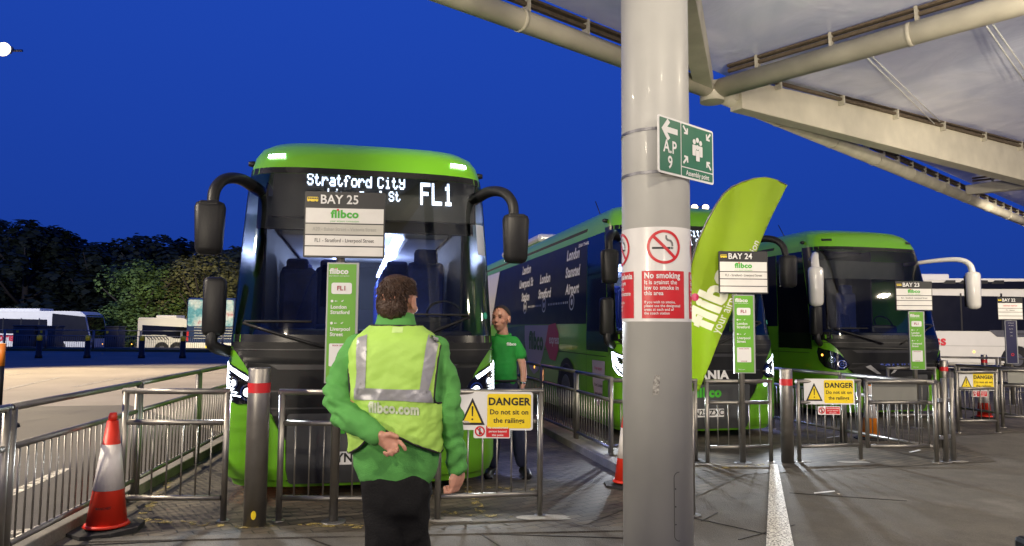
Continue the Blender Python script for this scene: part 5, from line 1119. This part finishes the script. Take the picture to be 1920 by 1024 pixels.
def drape(px, py, off=.004):       # pixel on the photo -> point on the vest's back
    p = PY(px, py, YA-.15); o_ = Vector((p.x, YA-.8, p.z)); h = vb.ray_cast(o_, Vector((0, 1, 0)))
    return (h[0]+Vector((0, -off, 0))) if h[0] is not None else Vector((p.x, YA-.1, p.z))
def tape(poly, n='reflective_tape'): lk(n, patch(poly, lambda a, b_: drape(a, b_, .0055), 3), reflec, vo, True)
tape([(664, 634), (684, 627), (686, 660), (684, 740), (684, 751), (661, 751), (666, 700)])
tape([(800, 627), (820, 634), (813, 690), (804, 728), (800, 742), (785, 740), (791, 700)])
tape([(661, 751), (661, 729), (684, 728), (740, 730), (785, 731), (806, 733), (812, 757), (760, 752), (700, 750)])
lk('vest_lettering', warp(merge(text('flibco.com', 27, (0, 0), 'CENTER', .05, .78)), lambda a, b_: drape(738+a, 767-b_+a*.06, .007), 4), mat('vest_print', (.5, .56, .42), .6), vo)
lk('care_label', patch([(732, 613), (752, 613), (752, 624), (732, 624)], lambda a, b_: drape(a, b_, .004), 4), mat('vest_label', (.5, .7, .25), .7), vo)
# trousers
bm = bmesh.new()
hipz = A_(742, 893).z
def leg(bm, pts, r): caps(bm, pts, r, None, 24)
stack(bm, [row(985, 712, 776, .05), row(965, 696, 792, .085), row(945, 684, 804, .118), row(920, 679, 810, .125), row(893, 677, 811, .118), row(875, 680, 810, .112)], 40, 2.5)
leg(bm, [A_(718, 930), A_(719, 990, -.02), (A_(715, 1060).x, YA-.01, .5), (A_(712, 1100).x, YA+.06, .12)], [.092, .083, .068, .06])
leg(bm, [A_(768, 930), A_(773, 990, .05), (A_(776, 1060).x, YA+.1, .52), (A_(776, 1100).x, YA-.02, .12)], [.092, .08, .066, .06])
lk('trousers', remesh(bm, .011, 14, wrinkle(.011, 7, 21, (1, 1, .9))), mat('black_cloth', (.012, .012, .013), .9, 0, .2, 14, .3, 120, spec=.15))
for x, yy in ((A_(712, 1100).x, .06), (A_(776, 1100).x, -.02)):
    bm = bmesh.new(); caps(bm, [(x, YA+yy-.04, .055), (x, YA+yy+.06, .05), (x, YA+yy+.2, .04)], [.045, .048, .04]); box(bm, (x, YA+yy+.07, .015), (.09, .3, .03), bevel=.01); lk('shoe', remesh(bm, .008, 2), blackpl)
# body (skin): head, neck, arms, hands, torso and legs under the clothes, one surface
HC = A_(747, 566); HR = Matrix.Rotation(R(-22), 3, 'Z') @ Matrix.Rotation(R(-4), 3, 'X')
bm = bmesh.new(); head(bm, HC, HR, 1.06); caps(bm, [HC+Vector((0, -.015, -.06)), A_(742, 612)], [.06, .066])
stack(bm, [(a, b_, z, rx-.035, ry-.03) for a, b_, z, rx, ry in TR], 30)
caps(bm, [A_(680, 655), A_(636, 740, -.05)], [.045, .042]); caps(bm, [A_(636, 740, -.05), A_(684, 802, -.17), A_(712, 819, -.2)], [.04, .03, .026])
caps(bm, [A_(812, 658), A_(842, 760, -.02)], [.045, .04]); caps(bm, [A_(842, 760, -.02), A_(857, 880, .055)], [.036, .026])
caps(bm, [A_(716, 900), (A_(715, 1060).x, YA-.01, .5), (A_(712, 1100).x, YA+.06, .07)], [.075, .05, .035]); caps(bm, [A_(770, 900), (A_(776, 1060).x, YA+.1, .52), (A_(776, 1100).x, YA-.02, .07)], [.075, .05, .035])
D = -.225   # hand behind the back: palm to the camera
sd_ = Vector((.5, 0, -.86)).normalized()*-1      # across the knuckles, index side up-right
W_, Pm, Kn = A_(708, 818, -.2), A_(722, 827, D), A_(738, 833, D)
kn = [Kn+sd_*k*.021 for k in (1.35, .45, -.45, -1.35)]
fg_ = [[kn[0], A_(750, 829, D-.005), A_(757, 837, D-.012), A_(760, 843, D-.01)],
       [kn[1], A_(745, 841, D-.018), A_(742, 848, D-.03), A_(735, 845, D-.032)],
       [kn[2], A_(738, 847, D-.018), A_(735, 853, D-.03), A_(729, 849, D-.034)],
       [kn[3], A_(729, 848, D-.015), A_(726, 854, D-.027), A_(721, 849, D-.03)]]
hand(bm, W_, Pm, Kn, sd_, fg_, [A_(718, 818, D-.002), A_(732, 814, D-.012), A_(744, 819, D-.014)])
W_, Pm, Kn = A_(858, 880, .055), A_(858, 896, .05), A_(856, 908, .04); sx_ = Vector((.55, .83, 0)); kn = [Kn+sx_*k*.02 for k in (-1.35, -.45, .45, 1.35)]
fg_ = [[k_, k_+Vector((-.012, -.012, -.03)), k_+Vector((-.034, -.014, -.03)), k_+Vector((-.036, -.01, -.008))] for k_ in kn]
hand(bm, W_, Pm, Kn, sx_, fg_, [A_(853, 888, .03), A_(846, 899, .015), A_(846, 911, .012)])
skin_o = lk('body', remesh(bm, .0042, 2), skin)
# hair
bm = bmesh.new(); 
def HL(x, y, z): return HC+HR @ Vector((x*1.06, y*1.06, z*1.06))
ellip(bm, HL(0, -.02, .035), (.08, .096, .086), HR); ellip(bm, HL(0, -.052, -.015), (.072, .052, .078), HR); ellip(bm, HL(0, .03, .085), (.062, .062, .032), HR); ellip(bm, HL(-.0, -.048, -.05), (.057, .038, .042), HR)
hw = lambda p: .0055*noise.noise(Vector((p.x*45, p.y*45, p.z*14)))+.004*noise.noise(p*110)
hr = remesh(bm, .005, 1, hw)
hairm = ramp_mat('brown_hair', [(.3, (.028, .013, .007)), (.7, (.06, .028, .015))], 14, .55, .5, 160)
ho = lk('hair', hr, hairm)
# loose tufts over the crown so the outline is uneven
tb = bmesh.new()
for k in range(1100):
    th = rnd.uniform(0, 6.28); ph = rnd.uniform(-.35, 1.45); d = Vector((math.cos(th)*math.cos(ph), math.sin(th)*math.cos(ph), math.sin(ph)))
    if d.y > .55 and d.z < .5: continue
    if abs(d.x) > .8 and d.z < 0: continue
    p = HL(d.x*.078, -.02+d.y*.09, .035+d.z*.082); d2 = (HR @ (d*.5+Vector((.35+.3*math.sin(k), .2*math.cos(k*2), -.75)))).normalized(); p = p-HR @ d*.004
    tube(tb, [p, p+d2*.012+HR @ d*.002, p+d2*.026+HR @ d*.001], [.0026, .002, .0005], 4)
for k in range(700):
    th = rnd.uniform(-3.5, .35); ph = rnd.uniform(-1.1, .9); d = Vector((math.cos(th)*math.cos(ph), math.sin(th)*math.cos(ph), math.sin(ph)))
    if d.z < -.62: continue
    p = HL(d.x*.07, -.05+d.y*.049, -.012+d.z*.072); d2 = (HR @ (d*.35+Vector((.25*math.sin(k*1.7), .1, -.9)))).normalized(); tube(tb, [p-HR @ d*.003, p+d2*.007+HR @ d*.0005, p+d2*.013-HR @ d*.001], [.0024, .002, .0005], 4)
lk('hair_tufts', tb, hairm, sub(ho))
# --- man in the polo shirt, facing the camera, between the first two coaches
YP = 7.85; PX = PY(950, 700, YP).x  # torso centre
pb = thing('person', 'man in a green polo shirt and dark trousers standing between the first two coaches', 'person', (PX, YP, 0))
lk = lambda n, bm, m, p=pb, smooth=False: link(n, bm, m, p, True, smooth)
Bp = lambda px, py, dy=0: PY(px, py, YP+dy)
def rowb(py, x0, x1, ry, dy=0): a, b_ = Bp(x0, py), Bp(x1, py); return ((a.x+b_.x)/2, YP+dy, a.z, (b_.x-a.x)/2, ry)
TB = [rowb(722, 926, 974, .11), rowb(712, 925, 975, .125), rowb(690, 922, 975, .135, -.01), rowb(668, 922, 973, .13), rowb(648, 921, 976, .125), rowb(636, 926, 972, .105), rowb(629, 935, 964, .08)]
bm = bmesh.new(); stack(bm, TB, 36, 2.4); caps(bm, [Bp(969, 640), Bp(979, 658), Bp(982, 664)], [.062, .068, .07]); caps(bm, [Bp(927, 640), Bp(919, 664)], [.062, .07])
lk('polo_shirt', remesh(bm, .011, 3, wrinkle(.006, 8, 31)), mat('polo_green', (.012, .25, .03), .8, 0, .1, 12, .2, 150))
bm = bmesh.new(); ca_ = [Vector((Bp(950, 628).x+.072*math.cos(a)*1.05, YP-.01+.068*math.sin(a), Bp(950, 628).z+.015*math.sin(a)+.0)) for a in [2*math.pi*k/20 for k in range(21)]]; tube(bm, ca_, .017, 8); lk('collar', bm, MATS['polo_green'])
lk('shirt_lettering', warp(text('flibco', .045, (0, 0), bold=.03), lambda a, b_: Vector((Bp(965, 645).x+a, YP-.13, Bp(965, 645).z+b_)), 5), white)
bm = bmesh.new(); HC2 = Bp(945, 598); HR2 = Matrix.Rotation(R(180-24), 3, 'Z'); head(bm, HC2, HR2, 1.26); caps(bm, [HC2+Vector((.005, 0, -.06)), Bp(950, 632)], [.058, .064])
stack(bm, [(a, b_, z, rx-.03, ry-.03) for a, b_, z, rx, ry in TB], 24); caps(bm, [Bp(969, 642), Bp(985, 680), Bp(988, 700, -.02), Bp(987, 722, -.05)], [.045, .043, .037, .028]); caps(bm, [Bp(928, 642), Bp(915, 690), Bp(918, 722, -.05)], [.045, .04, .028])
caps(bm, [Bp(962, 715), Bp(973, 800), Bp(985, 868)], [.07, .05, .035]); caps(bm, [Bp(938, 715), Bp(930, 800), Bp(928, 868)], [.07, .05, .035])
for px_, sg in ((986, 1), (918, -1)):
    W_, Pm, Kn = Bp(px_, 723, -.05), Bp(px_, 732, -.06), Bp(px_-sg, 740, -.07); s_ = Vector((.25*sg, 1, 0)).normalized(); kn = [Kn+s_*k*.02 for k in (-1.35, -.45, .45, 1.35)]
    hand(bm, W_, Pm, Kn, s_, [[k_, k_+Vector((-.004*sg, -.004, -.035)), k_+Vector((-.016*sg, -.004, -.06)), k_+Vector((-.028*sg, -.002, -.075))] for k_ in kn], [Bp(px_-2, 729, -.08), Bp(px_-3*sg, 736, -.1), Bp(px_-3*sg, 742, -.105)])
lk('body', remesh(bm, .0055, 2), skin)
HL2 = lambda x, y, z: HC2+HR2 @ Vector((x*1.26, y*1.26, z*1.26))
bm = bmesh.new(); ellip(bm, HL2(0, -.012, .026), (.099, .124, .121), HR2, 40)
for co_, no_ in ((HL2(0, .05, .075), HR2 @ Vector((0, .6, -.8))), (HL2(0, -.005, .01), HR2 @ Vector((0, .85, -.52))), (HL2(0, -.02, -.03), HR2 @ Vector((0, .25, -1)))): bmesh.ops.bisect_plane(bm, geom=bm.verts[:]+bm.edges[:]+bm.faces[:], plane_co=co_, plane_no=no_, clear_outer=True)
for v in bm.verts: v.co += (v.co-HC2)*.02*noise.noise(v.co*70)
lk('hair', bm, mat('dark_hair', (.02, .014, .01), .7, 0, .2, 40, .4, 120), smooth=True)
for k in (-1, 1):
    bm = bmesh.new(); ellip(bm, HL2(k*.03, .078, .012), (.012, .008, .007), HR2, 12); lk('eye', bm, mat('eye_dark', (.02, .015, .012), .3)); bm = bmesh.new(); caps(bm, [HL2(k*.016, .09, .032), HL2(k*.045, .08, .034)], [.004, .003], None, 8); lk('eyebrow', bm, MATS['dark_hair'])
bm = bmesh.new(); ellip(bm, HL2(0, .089, -.058), (.021, .008, .004), HR2, 12); lk('mouth', bm, mat('lip', (.3, .14, .1), .6))
bm = bmesh.new(); stack(bm, [rowb(745, 929, 972, .125), rowb(722, 928, 973, .125), rowb(709, 928, 973, .118)], 30); caps(bm, [Bp(961, 725), Bp(972, 790), Bp(984, 866)], [.105, .085, .066]); caps(bm, [Bp(940, 725), Bp(933, 790), Bp(929, 868)], [.105, .085, .066])
lk('trousers', remesh(bm, .012, 3, wrinkle(.008, 7, 41)), mat('navy_cloth', (.008, .012, .04), .85, 0, .2, 14, .3, 120))
bm = T([Vector((rowb(712, 927, 974, .13)[0]+.245*.62*math.cos(a), YP+.13*math.sin(a), Bp(950, 713).z)) for a in [2*math.pi*k/28 for k in range(29)]], .014, 8); lk('belt', bm, blackpl)
for x_, dx in ((986, .04), (928, -.03)):
    p = Bp(x_, 872); bm = bmesh.new(); caps(bm, [(p.x, YP+.03, .055), (p.x+dx, YP-.08, .05), (p.x+dx*1.5, YP-.2, .04)], [.045, .047, .038]); box(bm, (p.x+dx*.8, YP-.08, .014), (.09, .3, .028), bevel=.01); lk('shoe', remesh(bm, .009, 2), blackpl)
pb.location.x -= .035
w_ = Bp(987, 718, -.045); lk('watch', T([w_+Vector((0, 0, -.01)), w_+Vector((0, 0, .012))], .034, 18), chrome)
# ------------------------------------------------------------------ render settings
S.view_settings.view_transform = 'Standard'; S.view_settings.look = 'None'; S.view_settings.exposure = 0; S.view_settings.gamma = 1
S.render.engine = 'CYCLES'; S.cycles.use_denoising = True; S.cycles.max_bounces = 6; S.cycles.transparent_max_bounces = 12; S.cycles.caustics_reflective = False; S.cycles.caustics_refractive = False; S.cycles.sample_clamp_indirect = 6
